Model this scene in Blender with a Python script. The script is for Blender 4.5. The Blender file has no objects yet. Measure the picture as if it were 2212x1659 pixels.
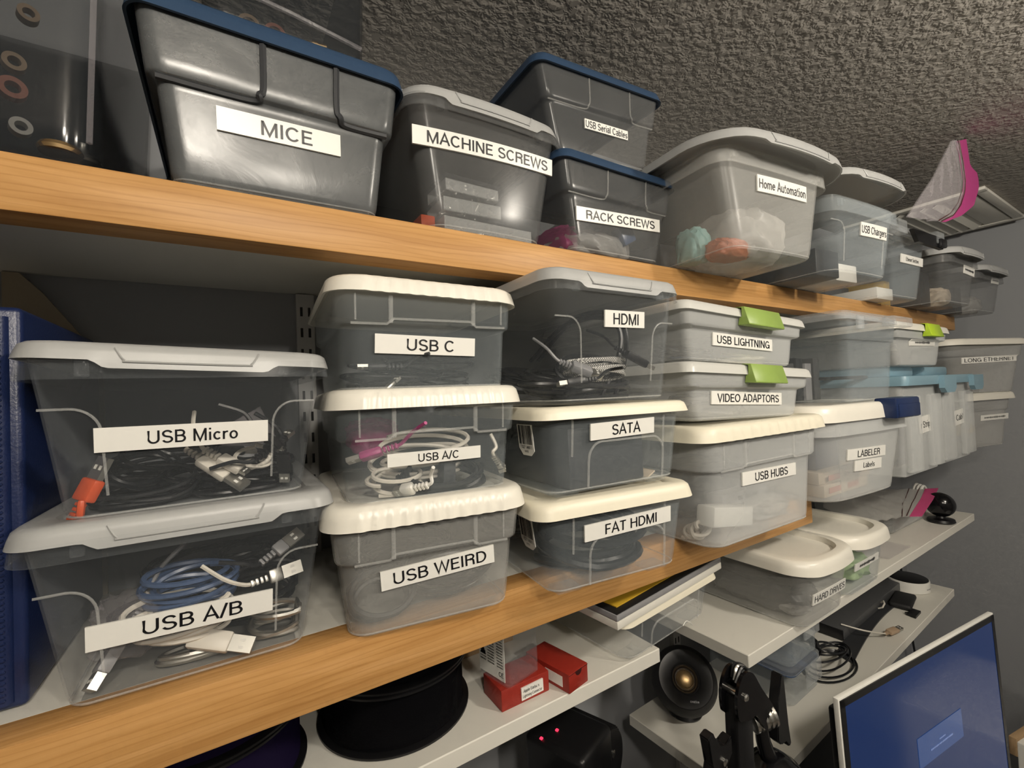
import bpy, bmesh, math, random
from mathutils import Vector, Matrix, Euler

SC = bpy.context.scene
COL = SC.collection
PI = math.pi
rnd = random.Random(7)

# ------------------------------------------------------------------ materials
MATS = {}


def nodes_of(name):
    m = bpy.data.materials.new(name)
    m.use_nodes = True
    nt = m.node_tree
    return m, nt, nt.nodes['Principled BSDF']


def plain(name, col, rough=.45, metal=0.0, alpha=1.0, spec=.5, bump=0.0, bscale=300, coat=0.0, var=0.0, vscale=20):
    m, nt, b = nodes_of(name)
    b.inputs['Base Color'].default_value = (*col, 1)
    b.inputs['Roughness'].default_value = rough
    b.inputs['Metallic'].default_value = metal
    b.inputs['Alpha'].default_value = alpha
    b.inputs['Specular IOR Level'].default_value = spec
    b.inputs['Coat Weight'].default_value = coat
    if bump or var:
        tc = nt.nodes.new('ShaderNodeTexCoord')
    if bump:
        n = nt.nodes.new('ShaderNodeTexNoise')
        n.inputs['Scale'].default_value = bscale
        n.inputs['Detail'].default_value = 3
        bp = nt.nodes.new('ShaderNodeBump')
        bp.inputs['Strength'].default_value = bump
        bp.inputs['Distance'].default_value = .002
        nt.links.new(tc.outputs['Object'], n.inputs['Vector'])
        nt.links.new(n.outputs['Fac'], bp.inputs['Height'])
        nt.links.new(bp.outputs['Normal'], b.inputs['Normal'])
    if var:
        n = nt.nodes.new('ShaderNodeTexNoise')
        n.inputs['Scale'].default_value = vscale
        n.inputs['Detail'].default_value = 6
        n.inputs['Roughness'].default_value = .65
        r = nt.nodes.new('ShaderNodeValToRGB')
        r.color_ramp.elements[0].position = .35
        r.color_ramp.elements[1].position = .68
        r.color_ramp.elements[0].color = (*[c * (1 - var) for c in col], 1)
        r.color_ramp.elements[1].color = (*[min(1, c * (1 + var)) for c in col], 1)
        nt.links.new(tc.outputs['Object'], n.inputs['Vector'])
        nt.links.new(n.outputs['Fac'], r.inputs['Fac'])
        nt.links.new(r.outputs['Color'], b.inputs['Base Color'])
    MATS[name] = m
    return m


def plastic(name, col, alpha, rough=.28, var=0.0, vscale=18, bump=0.0, edge=.30):
    """translucent moulded plastic: part of the light passes straight through, part is scattered"""
    m, nt, b = nodes_of(name)
    b.inputs['Base Color'].default_value = (*col, 1)
    b.inputs['Roughness'].default_value = rough
    b.inputs['Alpha'].default_value = alpha
    b.inputs['Specular IOR Level'].default_value = .5
    src = None
    if var or bump:
        tc = nt.nodes.new('ShaderNodeTexCoord')
        n = nt.nodes.new('ShaderNodeTexNoise')
        n.inputs['Scale'].default_value = vscale
        n.inputs['Detail'].default_value = 7
        n.inputs['Roughness'].default_value = .62
        n.inputs['Distortion'].default_value = .8
        nt.links.new(tc.outputs['Object'], n.inputs['Vector'])
        if var:
            mr = nt.nodes.new('ShaderNodeMapRange')
            mr.inputs['From Min'].default_value = .35
            mr.inputs['From Max'].default_value = .7
            mr.inputs['To Min'].default_value = max(0, alpha - var)
            mr.inputs['To Max'].default_value = min(1, alpha + var)
            nt.links.new(n.outputs['Fac'], mr.inputs['Value'])
            src = mr.outputs['Result']
        if bump:
            bp = nt.nodes.new('ShaderNodeBump')
            bp.inputs['Strength'].default_value = bump
            bp.inputs['Distance'].default_value = .002
            nt.links.new(n.outputs['Fac'], bp.inputs['Height'])
            nt.links.new(bp.outputs['Normal'], b.inputs['Normal'])
    lw = nt.nodes.new('ShaderNodeLayerWeight')
    lw.inputs['Blend'].default_value = .5
    pw = nt.nodes.new('ShaderNodeMath')
    pw.operation = 'POWER'
    pw.inputs[1].default_value = 3.0
    ma = nt.nodes.new('ShaderNodeMath')
    ma.operation = 'MULTIPLY_ADD'
    ma.inputs[1].default_value = edge * (1 - alpha)
    ma.inputs[2].default_value = alpha
    ma.use_clamp = True
    nt.links.new(lw.outputs['Facing'], pw.inputs[0])
    nt.links.new(pw.outputs[0], ma.inputs[0])
    if src is not None:
        nt.links.new(src, ma.inputs[2])
    nt.links.new(ma.outputs[0], b.inputs['Alpha'])
    MATS[name] = m
    return m


def wood(name, c0, c1, c2):
    m, nt, b = nodes_of(name)
    tc = nt.nodes.new('ShaderNodeTexCoord')
    mp = nt.nodes.new('ShaderNodeMapping')
    mp.inputs['Scale'].default_value = (3.0, 60, 60)
    n1 = nt.nodes.new('ShaderNodeTexNoise')
    n1.inputs['Scale'].default_value = 1.6
    n1.inputs['Detail'].default_value = 8
    n1.inputs['Distortion'].default_value = 1.1
    r1 = nt.nodes.new('ShaderNodeValToRGB')
    e = r1.color_ramp.elements
    e[0].position, e[0].color = .32, (*c0, 1)
    e[1].position, e[1].color = .72, (*c2, 1)
    k = e.new(.5)
    k.color = (*c1, 1)
    wv = nt.nodes.new('ShaderNodeTexWave')
    wv.wave_type = 'RINGS'
    wv.rings_direction = 'X'
    wv.inputs['Scale'].default_value = 4.2
    wv.inputs['Distortion'].default_value = 7
    wv.inputs['Detail'].default_value = 3
    wv.inputs['Detail Scale'].default_value = 1.2
    mp2 = nt.nodes.new('ShaderNodeMapping')
    mp2.inputs['Scale'].default_value = (1.4, 14, 14)
    r2 = nt.nodes.new('ShaderNodeValToRGB')
    r2.color_ramp.elements[0].position = .0
    r2.color_ramp.elements[0].color = (.74, .66, .56, 1)
    r2.color_ramp.elements[1].position = .22
    r2.color_ramp.elements[1].color = (1, 1, 1, 1)
    mx = nt.nodes.new('ShaderNodeMix')
    mx.data_type = 'RGBA'
    mx.blend_type = 'MULTIPLY'
    mx.inputs[0].default_value = .42
    L = nt.links.new
    L(tc.outputs['Object'], mp.inputs['Vector'])
    L(mp.outputs['Vector'], n1.inputs['Vector'])
    L(n1.outputs['Fac'], r1.inputs['Fac'])
    L(tc.outputs['Object'], mp2.inputs['Vector'])
    L(mp2.outputs['Vector'], wv.inputs['Vector'])
    L(wv.outputs['Fac'], r2.inputs['Fac'])
    L(r1.outputs['Color'], mx.inputs[6])
    L(r2.outputs['Color'], mx.inputs[7])
    L(mx.outputs[2], b.inputs['Base Color'])
    b.inputs['Roughness'].default_value = .42
    b.inputs['Specular IOR Level'].default_value = .3
    MATS[name] = m


def popcorn(name, col):
    m, nt, b = nodes_of(name)
    b.inputs['Base Color'].default_value = (*col, 1)
    b.inputs['Roughness'].default_value = .95
    b.inputs['Specular IOR Level'].default_value = .1
    tc = nt.nodes.new('ShaderNodeTexCoord')
    n = nt.nodes.new('ShaderNodeTexNoise')
    n.inputs['Scale'].default_value = 75
    n.inputs['Detail'].default_value = 2.5
    n.inputs['Roughness'].default_value = .55
    n.inputs['Distortion'].default_value = .25
    r = nt.nodes.new('ShaderNodeValToRGB')
    r.color_ramp.elements[0].position = .38
    r.color_ramp.elements[1].position = .62
    bp = nt.nodes.new('ShaderNodeBump')
    bp.inputs['Strength'].default_value = .30
    bp.inputs['Distance'].default_value = .008
    nt.links.new(tc.outputs['Object'], n.inputs['Vector'])
    nt.links.new(n.outputs['Fac'], r.inputs['Fac'])
    nt.links.new(r.outputs['Color'], bp.inputs['Height'])
    nt.links.new(bp.outputs['Normal'], b.inputs['Normal'])
    MATS[name] = m


def emit(name, col, strength):
    m, nt, b = nodes_of(name)
    b.inputs['Base Color'].default_value = (.01, .01, .01, 1)
    b.inputs['Roughness'].default_value = .12
    b.inputs['Emission Color'].default_value = (*col, 1)
    b.inputs['Emission Strength'].default_value = strength
    MATS[name] = m


wood('wood', (.46, .235, .075), (.53, .285, .098), (.60, .335, .13))
def braid(name):
    m, nt, b = nodes_of(name)
    tc = nt.nodes.new('ShaderNodeTexCoord')
    ck = nt.nodes.new('ShaderNodeTexChecker')
    ck.inputs['Scale'].default_value = 620
    ck.inputs['Color1'].default_value = (.02, .02, .022, 1)
    ck.inputs['Color2'].default_value = (.75, .74, .70, 1)
    nt.links.new(tc.outputs['Object'], ck.inputs['Vector'])
    nt.links.new(ck.outputs['Color'], b.inputs['Base Color'])
    b.inputs['Roughness'].default_value = .35
    MATS[name] = m


braid('braid')
popcorn('ceiling', (.40, .375, .34))
plain('wall', (.33, .34, .355), .85, bump=.06, bscale=160)
plain('wall_far', (.30, .295, .285), .85)
plain('carpet', (.20, .18, .16), .95)
plain('shelf_white', (.76, .74, .67), .5)
plain('lid_white', (.84, .81, .72), .32)
plain('lid_cream', (.84, .79, .64), .42)
plain('lid_grey', (.40, .405, .40), .38)
plain('lid_blue', (.026, .056, .112), .38, bump=.05)
plain('lid_pale_blue', (.22, .36, .44), .4)
plain('tape', (.86, .85, .80), .3)
plain('ink', (.006, .006, .008), .4)
plain('ink_soft', (.05, .05, .055), .5)
plain('white_print', (.75, .76, .80), .4)
plain('black', (.006, .006, .007), .38)
plain('black_gloss', (.005, .005, .006), .16)
plain('black_matt', (.012, .012, .013), .6)
plain('black_cable', (.010, .011, .013), .32)
plain('charcoal', (.03, .032, .036), .5)
plain('grey_dark', (.075, .077, .08), .45)
plain('grey', (.28, .28, .29), .4)
plain('grey_metal', (.33, .33, .34), .38, metal=.6)
plain('steel', (.72, .71, .67), .22, metal=1)
plain('dull_steel', (.55, .54, .50), .38, metal=1)
plain('gold', (.62, .43, .22), .42, metal=1)
plain('white', (.80, .79, .74), .4)
plain('white_cable', (.72, .68, .60), .4)
plain('orange', (.62, .085, .02), .4)
plain('red_box', (.30, .022, .012), .5)
plain('red_hole', (.04, .003, .002), .6)
plain('blue_cable', (.06, .10, .20), .3)
plain('navy', (.010, .020, .075), .35, bump=.12, bscale=500)
plain('navy_latch', (.010, .024, .085), .35)
plain('green', (.27, .39, .085), .42)
plain('lime', (.42, .60, .03), .42)
plain('yellow', (.62, .38, .03), .5)
plain('magenta', (.42, .045, .20), .4)
plain('orange_bag', (.50, .15, .07), .5)
plain('pink', (.62, .07, .22), .4)
plain('teal', (.25, .45, .43), .5)
plain('beige', (.40, .34, .25), .8)
plain('cardboard', (.36, .24, .13), .8)
plain('maroon', (.06, .012, .012), .5)
plain('bracket', (.55, .55, .54), .4)
plain('purple_filament', (.012, .008, .03), .22)
plain('carton', (.62, .52, .40), .6)
plain('carton_red', (.55, .22, .16), .6)
plain('lime_soft', (.45, .62, .30), .6)
plain('tan', (.50, .36, .24), .5)
plastic('clear', (.50, .54, .57), .035, .14)
plastic('clear_cool', (.52, .58, .61), .085, .18)
plastic('frost', (.64, .64, .61), .19, .32)
plastic('frost_light', (.80, .82, .81), .26, .36)
plastic('moulded_edge', (.74, .75, .73), .20, .3)
plastic('grey_clear', (.23, .235, .235), .20, .2, var=.03, vscale=9)
plastic('smoke', (.155, .163, .166), .66, .24, var=.20, vscale=16, bump=.14)
plastic('smoke_dark', (.03, .034, .038), .40, .12)
plastic('film', (.62, .58, .61), .10, .16, bump=.5, vscale=30)
plastic('film_milky', (.62, .61, .58), .5, .3, bump=.6, vscale=30)
plastic('clear_lid', (.62, .66, .68), .2, .3)
plastic('white_lid_thin', (.76, .76, .72), .75, .3)
emit('screen', (.007, .036, .15), .55)
emit('dialog', (.035, .085, .25), .7)
emit('dialog_text', (.35, .45, .8), .6)
emit('red_led', (1, .03, .08), 2.0)
emit('blue_led', (.1, .12, 1), 1.5)
M = MATS

# ------------------------------------------------------------------ helpers


def finish(bm, name, mats, parent=None, loc=(0, 0, 0), rot=(0, 0, 0), smooth=35, normals=True):
    if normals:
        bmesh.ops.recalc_face_normals(bm, faces=bm.faces)
    me = bpy.data.meshes.new(name)
    bm.to_mesh(me)
    bm.free()
    if not isinstance(mats, (list, tuple)):
        mats = [mats]
    for m in mats:
        me.materials.append(M[m])
    if smooth:
        for p in me.polygons:
            p.use_smooth = True
        me.set_sharp_from_angle(angle=math.radians(smooth))
    o = bpy.data.objects.new(name, me)
    COL.objects.link(o)
    o.location = loc
    o.rotation_euler = rot
    if parent is not None:
        o.parent = parent
    return o


def tag(o, label=None, cat=None, group=None, kind=None):
    if label:
        o['label'] = label
    if cat:
        o['category'] = cat
    if group:
        o['group'] = group
    if kind:
        o['kind'] = kind
    return o


def thing(name, label, cat, loc=(0, 0, 0), rz=0, group=None, rx=0, ry=0):
    o = bpy.data.objects.new(name, None)
    COL.objects.link(o)
    o.location = loc
    o.rotation_euler = (rx, ry, rz)
    o.empty_display_size = .02
    return tag(o, label, cat, group)


def box(bm, x0, x1, y0, y1, z0, z1, mi=0, mat=None):
    vs = [bm.verts.new((x, y, z)) for z in (z0, z1) for y in (y0, y1) for x in (x0, x1)]
    if mat is not None:
        for v in vs:
            v.co = mat @ v.co
    for f in ((0, 2, 3, 1), (4, 5, 7, 6), (0, 1, 5, 4), (2, 6, 7, 3), (0, 4, 6, 2), (1, 3, 7, 5)):
        bm.faces.new([vs[i] for i in f]).material_index = mi
    return vs


def bbox(bm, x0, x1, y0, y1, z0, z1, bev=.002, seg=2, mi=0, mat=None):
    """box with rounded edges"""
    b2 = bmesh.new()
    box(b2, x0, x1, y0, y1, z0, z1)
    bmesh.ops.bevel(b2, geom=list(b2.edges), offset=bev, segments=seg, affect='EDGES', profile=.5)
    vm = {}
    for v in b2.verts:
        vm[v] = bm.verts.new(mat @ v.co if mat is not None else v.co)
    for f in b2.faces:
        bm.faces.new([vm[v] for v in f.verts]).material_index = mi
    b2.free()


def prism(bm, poly, y0, y1, mi=0, mat=None):
    """polygon in x,z pushed from y0 to y1"""
    a = [Vector((x, y0, z)) for x, z in poly]
    b = [Vector((x, y1, z)) for x, z in poly]
    if mat is not None:
        a = [mat @ v for v in a]
        b = [mat @ v for v in b]
    a = [bm.verts.new(v) for v in a]
    b = [bm.verts.new(v) for v in b]
    n = len(a)
    bm.faces.new(a).material_index = mi
    bm.faces.new(b[::-1]).material_index = mi
    for i in range(n):
        bm.faces.new((a[i], b[i], b[(i + 1) % n], a[(i + 1) % n])).material_index = mi


def tube(bm, pts, r, n=6, closed=False, mi=0):
    P = [Vector(p) for p in pts]
    N = len(P)
    up = Vector((0.13, .21, 1)).normalized()
    prev = None
    rings = []
    for i in range(N):
        if closed:
            t = P[(i + 1) % N] - P[i - 1]
        else:
            t = P[min(i + 1, N - 1)] - P[max(i - 1, 0)]
        if t.length < 1e-9:
            t = Vector((1, 0, 0))
        t.normalize()
        if prev is None:
            u = t.cross(up)
            if u.length < .1:
                u = t.cross(Vector((1, 0, 0)))
        else:
            u = prev - t * prev.dot(t)
        u.normalize()
        prev = u
        w = t.cross(u)
        rr = r[i] if isinstance(r, (list, tuple)) else r
        rings.append([bm.verts.new(P[i] + (u * math.cos(2 * PI * k / n) + w * math.sin(2 * PI * k / n)) * rr) for k in range(n)])
    m = N if closed else N - 1
    for i in range(m):
        a, b = rings[i], rings[(i + 1) % N]
        for k in range(n):
            bm.faces.new((a[k], a[(k + 1) % n], b[(k + 1) % n], b[k])).material_index = mi
    if not closed:
        bm.faces.new(rings[0][::-1]).material_index = mi
        bm.faces.new(rings[-1]).material_index = mi


def lathe(bm, prof, n=48, mat=None, mi=0, cap=True):
    rings = []
    for r, z in prof:
        ring = []
        for k in range(n):
            v = Vector((r * math.cos(2 * PI * k / n), r * math.sin(2 * PI * k / n), z))
            ring.append(bm.verts.new(mat @ v if mat is not None else v))
        rings.append(ring)
    for a, b in zip(rings, rings[1:]):
        for k in range(n):
            bm.faces.new((a[k], a[(k + 1) % n], b[(k + 1) % n], b[k])).material_index = mi
    if cap:
        bm.faces.new(rings[0][::-1]).material_index = mi
        bm.faces.new(rings[-1]).material_index = mi


def smoothcurve(pts, sub=8, closed=False):
    """Catmull-Rom through the points"""
    P = [Vector(p) for p in pts]
    n = len(P)
    out = []
    rng = n if closed else n - 1
    for i in range(rng):
        if closed:
            a, b, c, d = P[i - 1], P[i], P[(i + 1) % n], P[(i + 2) % n]
        else:
            a, b, c, d = P[max(i - 1, 0)], P[i], P[i + 1], P[min(i + 2, n - 1)]
        for k in range(sub):
            t = k / sub
            out.append(.5 * ((2 * b) + (c - a) * t + (2 * a - 5 * b + 4 * c - d) * t * t + (3 * b - a - 3 * c + d) * t ** 3))
    if not closed:
        out.append(P[-1])
    return out


NF, NS, NC = 44, 8, 7


def ring_pts(hw, yf, yb, r, z, bow=0.0, zf=None, yfun=None):
    """rounded rectangle, front edge first (left to right), then right, back, left"""
    r = max(.0005, min(r, hw * .98, (yb - yf) * .48))
    pts = []

    def arc(cx, cy, a0, a1, skip_ends=True):
        for k in range(1, NC):
            a = a0 + (a1 - a0) * k / NC
            pts.append((cx + r * math.cos(a), cy + r * math.sin(a)))
    for k in range(NF + 1):
        pts.append((-(hw - r) + 2 * (hw - r) * k / NF, yf))
    arc(hw - r, yf + r, -PI / 2, 0)
    for k in range(NS + 1):
        pts.append((hw, yf + r + (yb - yf - 2 * r) * k / NS))
    arc(hw - r, yb - r, 0, PI / 2)
    for k in range(NS + 1):
        pts.append((hw - r - 2 * (hw - r) * k / NS, yb))
    arc(-(hw - r), yb - r, PI / 2, PI)
    for k in range(NS + 1):
        pts.append((-hw, yb - r - (yb - yf - 2 * r) * k / NS))
    arc(-(hw - r), yf + r, PI, 1.5 * PI)
    out = []
    ymid = (yf + yb) / 2
    for x, y in pts:
        f = max(0.0, (ymid - y) / (ymid - yf))
        yy = y - bow * (1 - (x / hw) ** 2) * f
        if yfun and f > .999:
            yy += yfun(x)
        zz = z
        if zf:
            zz += zf(x, f)
        out.append(Vector((x, yy, zz)))
    return out


def loft(bm, rings, cap0=True, cap1=True, mi=0):
    R = [[bm.verts.new(p) for p in r] for r in rings]
    n = len(R[0])
    for a, b in zip(R, R[1:]):
        for k in range(n):
            try:
                bm.faces.new((a[k], a[(k + 1) % n], b[(k + 1) % n], b[k])).material_index = mi
            except ValueError:
                pass
    if cap0:
        bm.faces.new(R[0][::-1]).material_index = mi
    if cap1:
        bm.faces.new(R[-1]).material_index = mi
    return R


def sstep(a, b, x):
    t = max(0.0, min(1.0, (x - a) / (b - a)))
    return t * t * (3 - 2 * t)


# a plain single-stroke sans, like the label printer's: polylines on a grid one cap-height tall
def _arc(cx, cy, rx, ry, a0, a1, n=9):
    return [(cx + rx * math.cos(math.radians(a0 + (a1 - a0) * k / n)), cy + ry * math.sin(math.radians(a0 + (a1 - a0) * k / n))) for k in range(n + 1)]


HS = .064
_t, _m, _b = 1 - HS, .52, HS
_BOWL = lambda cx: [_arc(cx, .34, .20, .285, 0, 360, 20)]
GLYPHS = {
    'A': (.70, [[(.03, 0), (.35, 1), (.67, 0)], [(.15, .34), (.55, .34)]]),
    'B': (.66, [[(.10, 0), (.10, 1)], [(.10, _t), (.36, _t)] + _arc(.36, .735, .20, .209, 90, -90) + [(.10, .526)], [(.36, .526)] + _arc(.37, .291, .23, .235, 90, -90) + [(.10, _b)]]),
    'C': (.74, [_arc(.39, .5, .31, .444, 40, 320, 20)]),
    'D': (.74, [[(.10, 0), (.10, 1)], [(.10, _t), (.32, _t)] + _arc(.32, .5, .34, .444, 90, -90, 14) + [(.10, _b)]]),
    'E': (.62, [[(.10, 0), (.10, 1)], [(.10, _t), (.58, _t)], [(.10, _m), (.54, _m)], [(.10, _b), (.59, _b)]]),
    'F': (.58, [[(.10, 0), (.10, 1)], [(.10, _t), (.55, _t)], [(.10, .50), (.49, .50)]]),
    'G': (.78, [_arc(.39, .5, .31, .444, 42, 345, 20) + [(.70, .46), (.42, .46)], [(.70, .46), (.70, 0)]]),
    'H': (.74, [[(.10, 0), (.10, 1)], [(.64, 0), (.64, 1)], [(.10, _m), (.64, _m)]]),
    'I': (.22, [[(.11, 0), (.11, 1)]]),
    'K': (.68, [[(.10, 0), (.10, 1)], [(.62, 1), (.11, .38)], [(.29, .60), (.66, 0)]]),
    'L': (.55, [[(.10, 0), (.10, 1)], [(.10, _b), (.54, _b)]]),
    'M': (.86, [[(.10, 0), (.10, 1)], [(.11, .98), (.43, .03), (.75, .98)], [(.76, 0), (.76, 1)]]),
    'N': (.74, [[(.10, 0), (.10, 1)], [(.11, .98), (.63, .02)], [(.64, 0), (.64, 1)]]),
    'O': (.80, [_arc(.40, .5, .335, .444, 0, 360, 26)]),
    'P': (.64, [[(.10, 0), (.10, 1)], [(.10, _t), (.36, _t)] + _arc(.36, .70, .22, .244, 90, -90) + [(.10, .456)]]),
    'R': (.70, [[(.10, 0), (.10, 1)], [(.10, _t), (.38, _t)] + _arc(.38, .73, .22, .214, 90, -90) + [(.10, .516)], [(.36, .516)] + _arc(.36, .36, .22, .156, 90, 0, 5) + [(.60, 0)]]),
    'S': (.66, [_arc(.33, .725, .235, .219, 15, 250, 14) + [(.40, .48)] + _arc(.34, .275, .25, .219, 70, -165, 14)]),
    'T': (.62, [[(.31, 0), (.31, 1)], [(.02, _t), (.60, _t)]]),
    'U': (.74, [[(.10, 1), (.10, .34)] + _arc(.37, .34, .27, .284, 180, 360, 14) + [(.64, 1)]]),
    'V': (.68, [[(.03, 1), (.34, .02), (.65, 1)]]),
    'W': (.98, [[(.03, 1), (.26, .03), (.49, .97), (.72, .03), (.95, 1)]]),
    '/': (.32, [[(.02, -.03), (.30, 1.03)]]),
    ' ': (.28, []),
    'a': (.56, [_arc(.27, .53, .19, .155, 165, 0, 8) + [(.46, .10)] + _arc(.53, .10, .07, .05, 180, 270, 3), [(.46, .40), (.26, .385)] + _arc(.235, .215, .165, .165, 90, 270, 10) + _arc(.26, .25, .20, .20, 270, 360, 6)]),
    'b': (.58, [[(.09, 0), (.09, 1)]] + _BOWL(.30)),
    'c': (.52, [_arc(.28, .34, .20, .285, 42, 318, 14)]),
    'e': (.56, [[(.08, .37), (.48, .37)] + _arc(.28, .34, .20, .285, 8, 320, 16)]),
    'g': (.58, [[(.49, .68), (.49, -.06)] + _arc(.29, -.04, .20, .17, 0, -160, 9)] + _BOWL(.28)),
    'h': (.58, [[(.09, 0), (.09, 1)], [(.09, .42)] + _arc(.29, .42, .20, .205, 180, 0, 10) + [(.49, 0)]]),
    'i': (.22, [[(.11, 0), (.11, .68)], [(.11, .86), (.11, 1)]]),
    'l': (.22, [[(.11, 0), (.11, 1)]]),
    'm': (.86, [[(.09, 0), (.09, .68)], [(.09, .45)] + _arc(.26, .45, .17, .175, 180, 0, 9) + [(.43, 0)], [(.43, .45)] + _arc(.60, .45, .17, .175, 180, 0, 9) + [(.77, 0)]]),
    'n': (.58, [[(.09, 0), (.09, .68)], [(.09, .42)] + _arc(.29, .42, .20, .205, 180, 0, 10) + [(.49, 0)]]),
    'o': (.58, [_arc(.29, .34, .205, .285, 0, 360, 20)]),
    'p': (.58, [[(.09, -.26), (.09, .68)]] + _BOWL(.30)),
    'r': (.36, [[(.09, 0), (.09, .68)], [(.09, .42)] + _arc(.30, .40, .21, .225, 180, 90, 6) + [(.36, .625)]]),
    's': (.52, [_arc(.26, .475, .165, .15, 20, 245, 10) + [(.30, .32)] + _arc(.26, .19, .18, .135, 70, -160, 10)]),
    't': (.32, [[(.15, .88), (.15, .12)] + _arc(.22, .12, .07, .065, 180, 270, 4) + [(.30, .055)], [(.02, .625), (.30, .625)]]),
    'u': (.58, [[(.09, .68), (.09, .26)] + _arc(.28, .26, .19, .205, 180, 360, 10), [(.49, .68), (.49, 0)]]),
    'w': (.76, [[(.03, .68), (.20, .02), (.38, .66), (.56, .02), (.73, .68)]]),
    'v': (.52, [[(.03, .68), (.26, .02), (.49, .68)]]),
    'z': (.50, [[(.05, .625), (.45, .625), (.05, .055), (.46, .055)]]),
}
for _d, _p in {'0': [_arc(.28, .5, .22, .444, 0, 360, 20)], '1': [[(.12, .75), (.32, 1), (.32, 0)]], '2': [_arc(.28, .70, .21, .244, 165, -25, 9) + [(.06, .056), (.52, .056)]],
               '3': [_arc(.27, .735, .19, .209, 160, -80, 9), _arc(.27, .28, .22, .224, 80, -165, 10)], '4': [[(.42, 0), (.42, 1), (.05, .28), (.54, .28)]],
               '5': [[(.48, _t), (.14, _t), (.10, .50)] + _arc(.28, .33, .22, .28, 130, -155, 12)], '7': [[(.06, _t), (.50, _t), (.22, 0)]],
               '8': [_arc(.28, .735, .18, .209, 0, 360, 16), _arc(.28, .29, .22, .234, 0, 360, 16)]}.items():
    GLYPHS[_d] = (.58, _p)


def text_mesh(s, w, h, thick=0.0):
    """letters fitted into w x h (h is the cap height), centred, as flat points and faces"""
    vs, fs = [], []
    x = 0.0
    for ch in s:
        adv, lines = GLYPHS.get(ch, (.4, []))
        for ln in lines:
            n = len(ln)
            closed = math.dist(ln[0], ln[-1]) < 1e-6
            base = len(vs)
            for i, (px, py) in enumerate(ln):
                a = ln[i - 1] if i else (ln[-2] if closed else None)
                c = ln[i + 1] if i < n - 1 else (ln[1] if closed else None)
                ds = []
                for q, r in ((a, (px, py)), ((px, py), c)):
                    if q is None or r is None:
                        continue
                    d = math.dist(q, r) or 1
                    ds.append(((r[0] - q[0]) / d, (r[1] - q[1]) / d))
                tx, ty = sum(d[0] for d in ds), sum(d[1] for d in ds)
                L_ = math.hypot(tx, ty) or 1
                tx, ty = tx / L_, ty / L_
                k = 1 / max(.42, tx * ds[0][0] + ty * ds[0][1])
                vs.append((x + px - ty * HS * k, py + tx * HS * k))
                vs.append((x + px + ty * HS * k, py - tx * HS * k))
            for i in range(n - 1):
                q = base + 2 * i
                fs.append([q, q + 1, q + 3, q + 2])
        x += adv + .06
    x -= .06
    return [((u / x - .5) * w, (v - .5) * h) for u, v in vs], fs


def scribble(w, h, lines=1, seed=3):
    r = random.Random(seed)
    vs, fs = [], []
    lh = h / lines
    for l in range(lines):
        x = -w / 2
        yc = h / 2 - lh * (l + .5)
        while x < w / 2 - w * .02:
            ww = r.uniform(.015, .05) * w
            hh = lh * r.uniform(.3, .75)
            b = len(vs)
            vs += [(x, yc - hh / 2), (x + ww * .6, yc - hh / 2), (x + ww * .6, yc + hh / 2), (x, yc + hh / 2)]
            fs.append([b, b + 1, b + 2, b + 3])
            x += ww
    return vs, fs


def sticker(parent, surf, xc, zc, w, h, roll, text=None, tw=None, th=None, mat='tape', ink='ink', name='front_label', nx=14, toff=(0, 0), scr=0, seed=3, shear=0.0):
    """a label tape lying on the surface y = surf(x, z), with its lettering as a child"""
    ca, sa = math.cos(roll), math.sin(roll)

    def mp(u, v, off):
        v = v + shear * u
        x = xc + u * ca - v * sa
        z = zc + u * sa + v * ca
        return Vector((x, surf(x, z) - off, z))
    bm = bmesh.new()
    nz = 3
    F = [[bm.verts.new(mp(-w / 2 + w * i / nx, -h / 2 + h * j / nz, .0022)) for i in range(nx + 1)] for j in range(nz + 1)]
    B = [[bm.verts.new(mp(-w / 2 + w * i / nx, -h / 2 + h * j / nz, .0002)) for i in range(nx + 1)] for j in range(nz + 1)]
    for j in range(nz):
        for i in range(nx):
            bm.faces.new((F[j][i], F[j][i + 1], F[j + 1][i + 1], F[j + 1][i]))
            bm.faces.new((B[j][i], B[j + 1][i], B[j + 1][i + 1], B[j][i + 1]))
    for i in range(nx):
        bm.faces.new((F[0][i], B[0][i], B[0][i + 1], F[0][i + 1]))
        bm.faces.new((F[nz][i], F[nz][i + 1], B[nz][i + 1], B[nz][i]))
    for j in range(nz):
        bm.faces.new((F[j][0], F[j + 1][0], B[j + 1][0], B[j][0]))
        bm.faces.new((F[j][nx], B[j][nx], B[j + 1][nx], F[j + 1][nx]))
    t = finish(bm, name, mat, parent)
    if text or scr:
        tw = tw or w * .6
        th = th or h * .5
        parts = [(text_mesh(text, tw, th) if text else scribble(tw, th, scr, seed))]
        bm = bmesh.new()
        for vs, fs in parts:
            V = [bm.verts.new(mp(u + toff[0], v + toff[1], .0026)) for u, v in vs]
            for f in fs:
                try:
                    bm.faces.new([V[i] for i in f])
                except ValueError:
                    pass
        finish(bm, 'lettering', ink, t, smooth=0, normals=False)
    return t


# ------------------------------------------------------------------ storage bins
class Bin:
    pass


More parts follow.
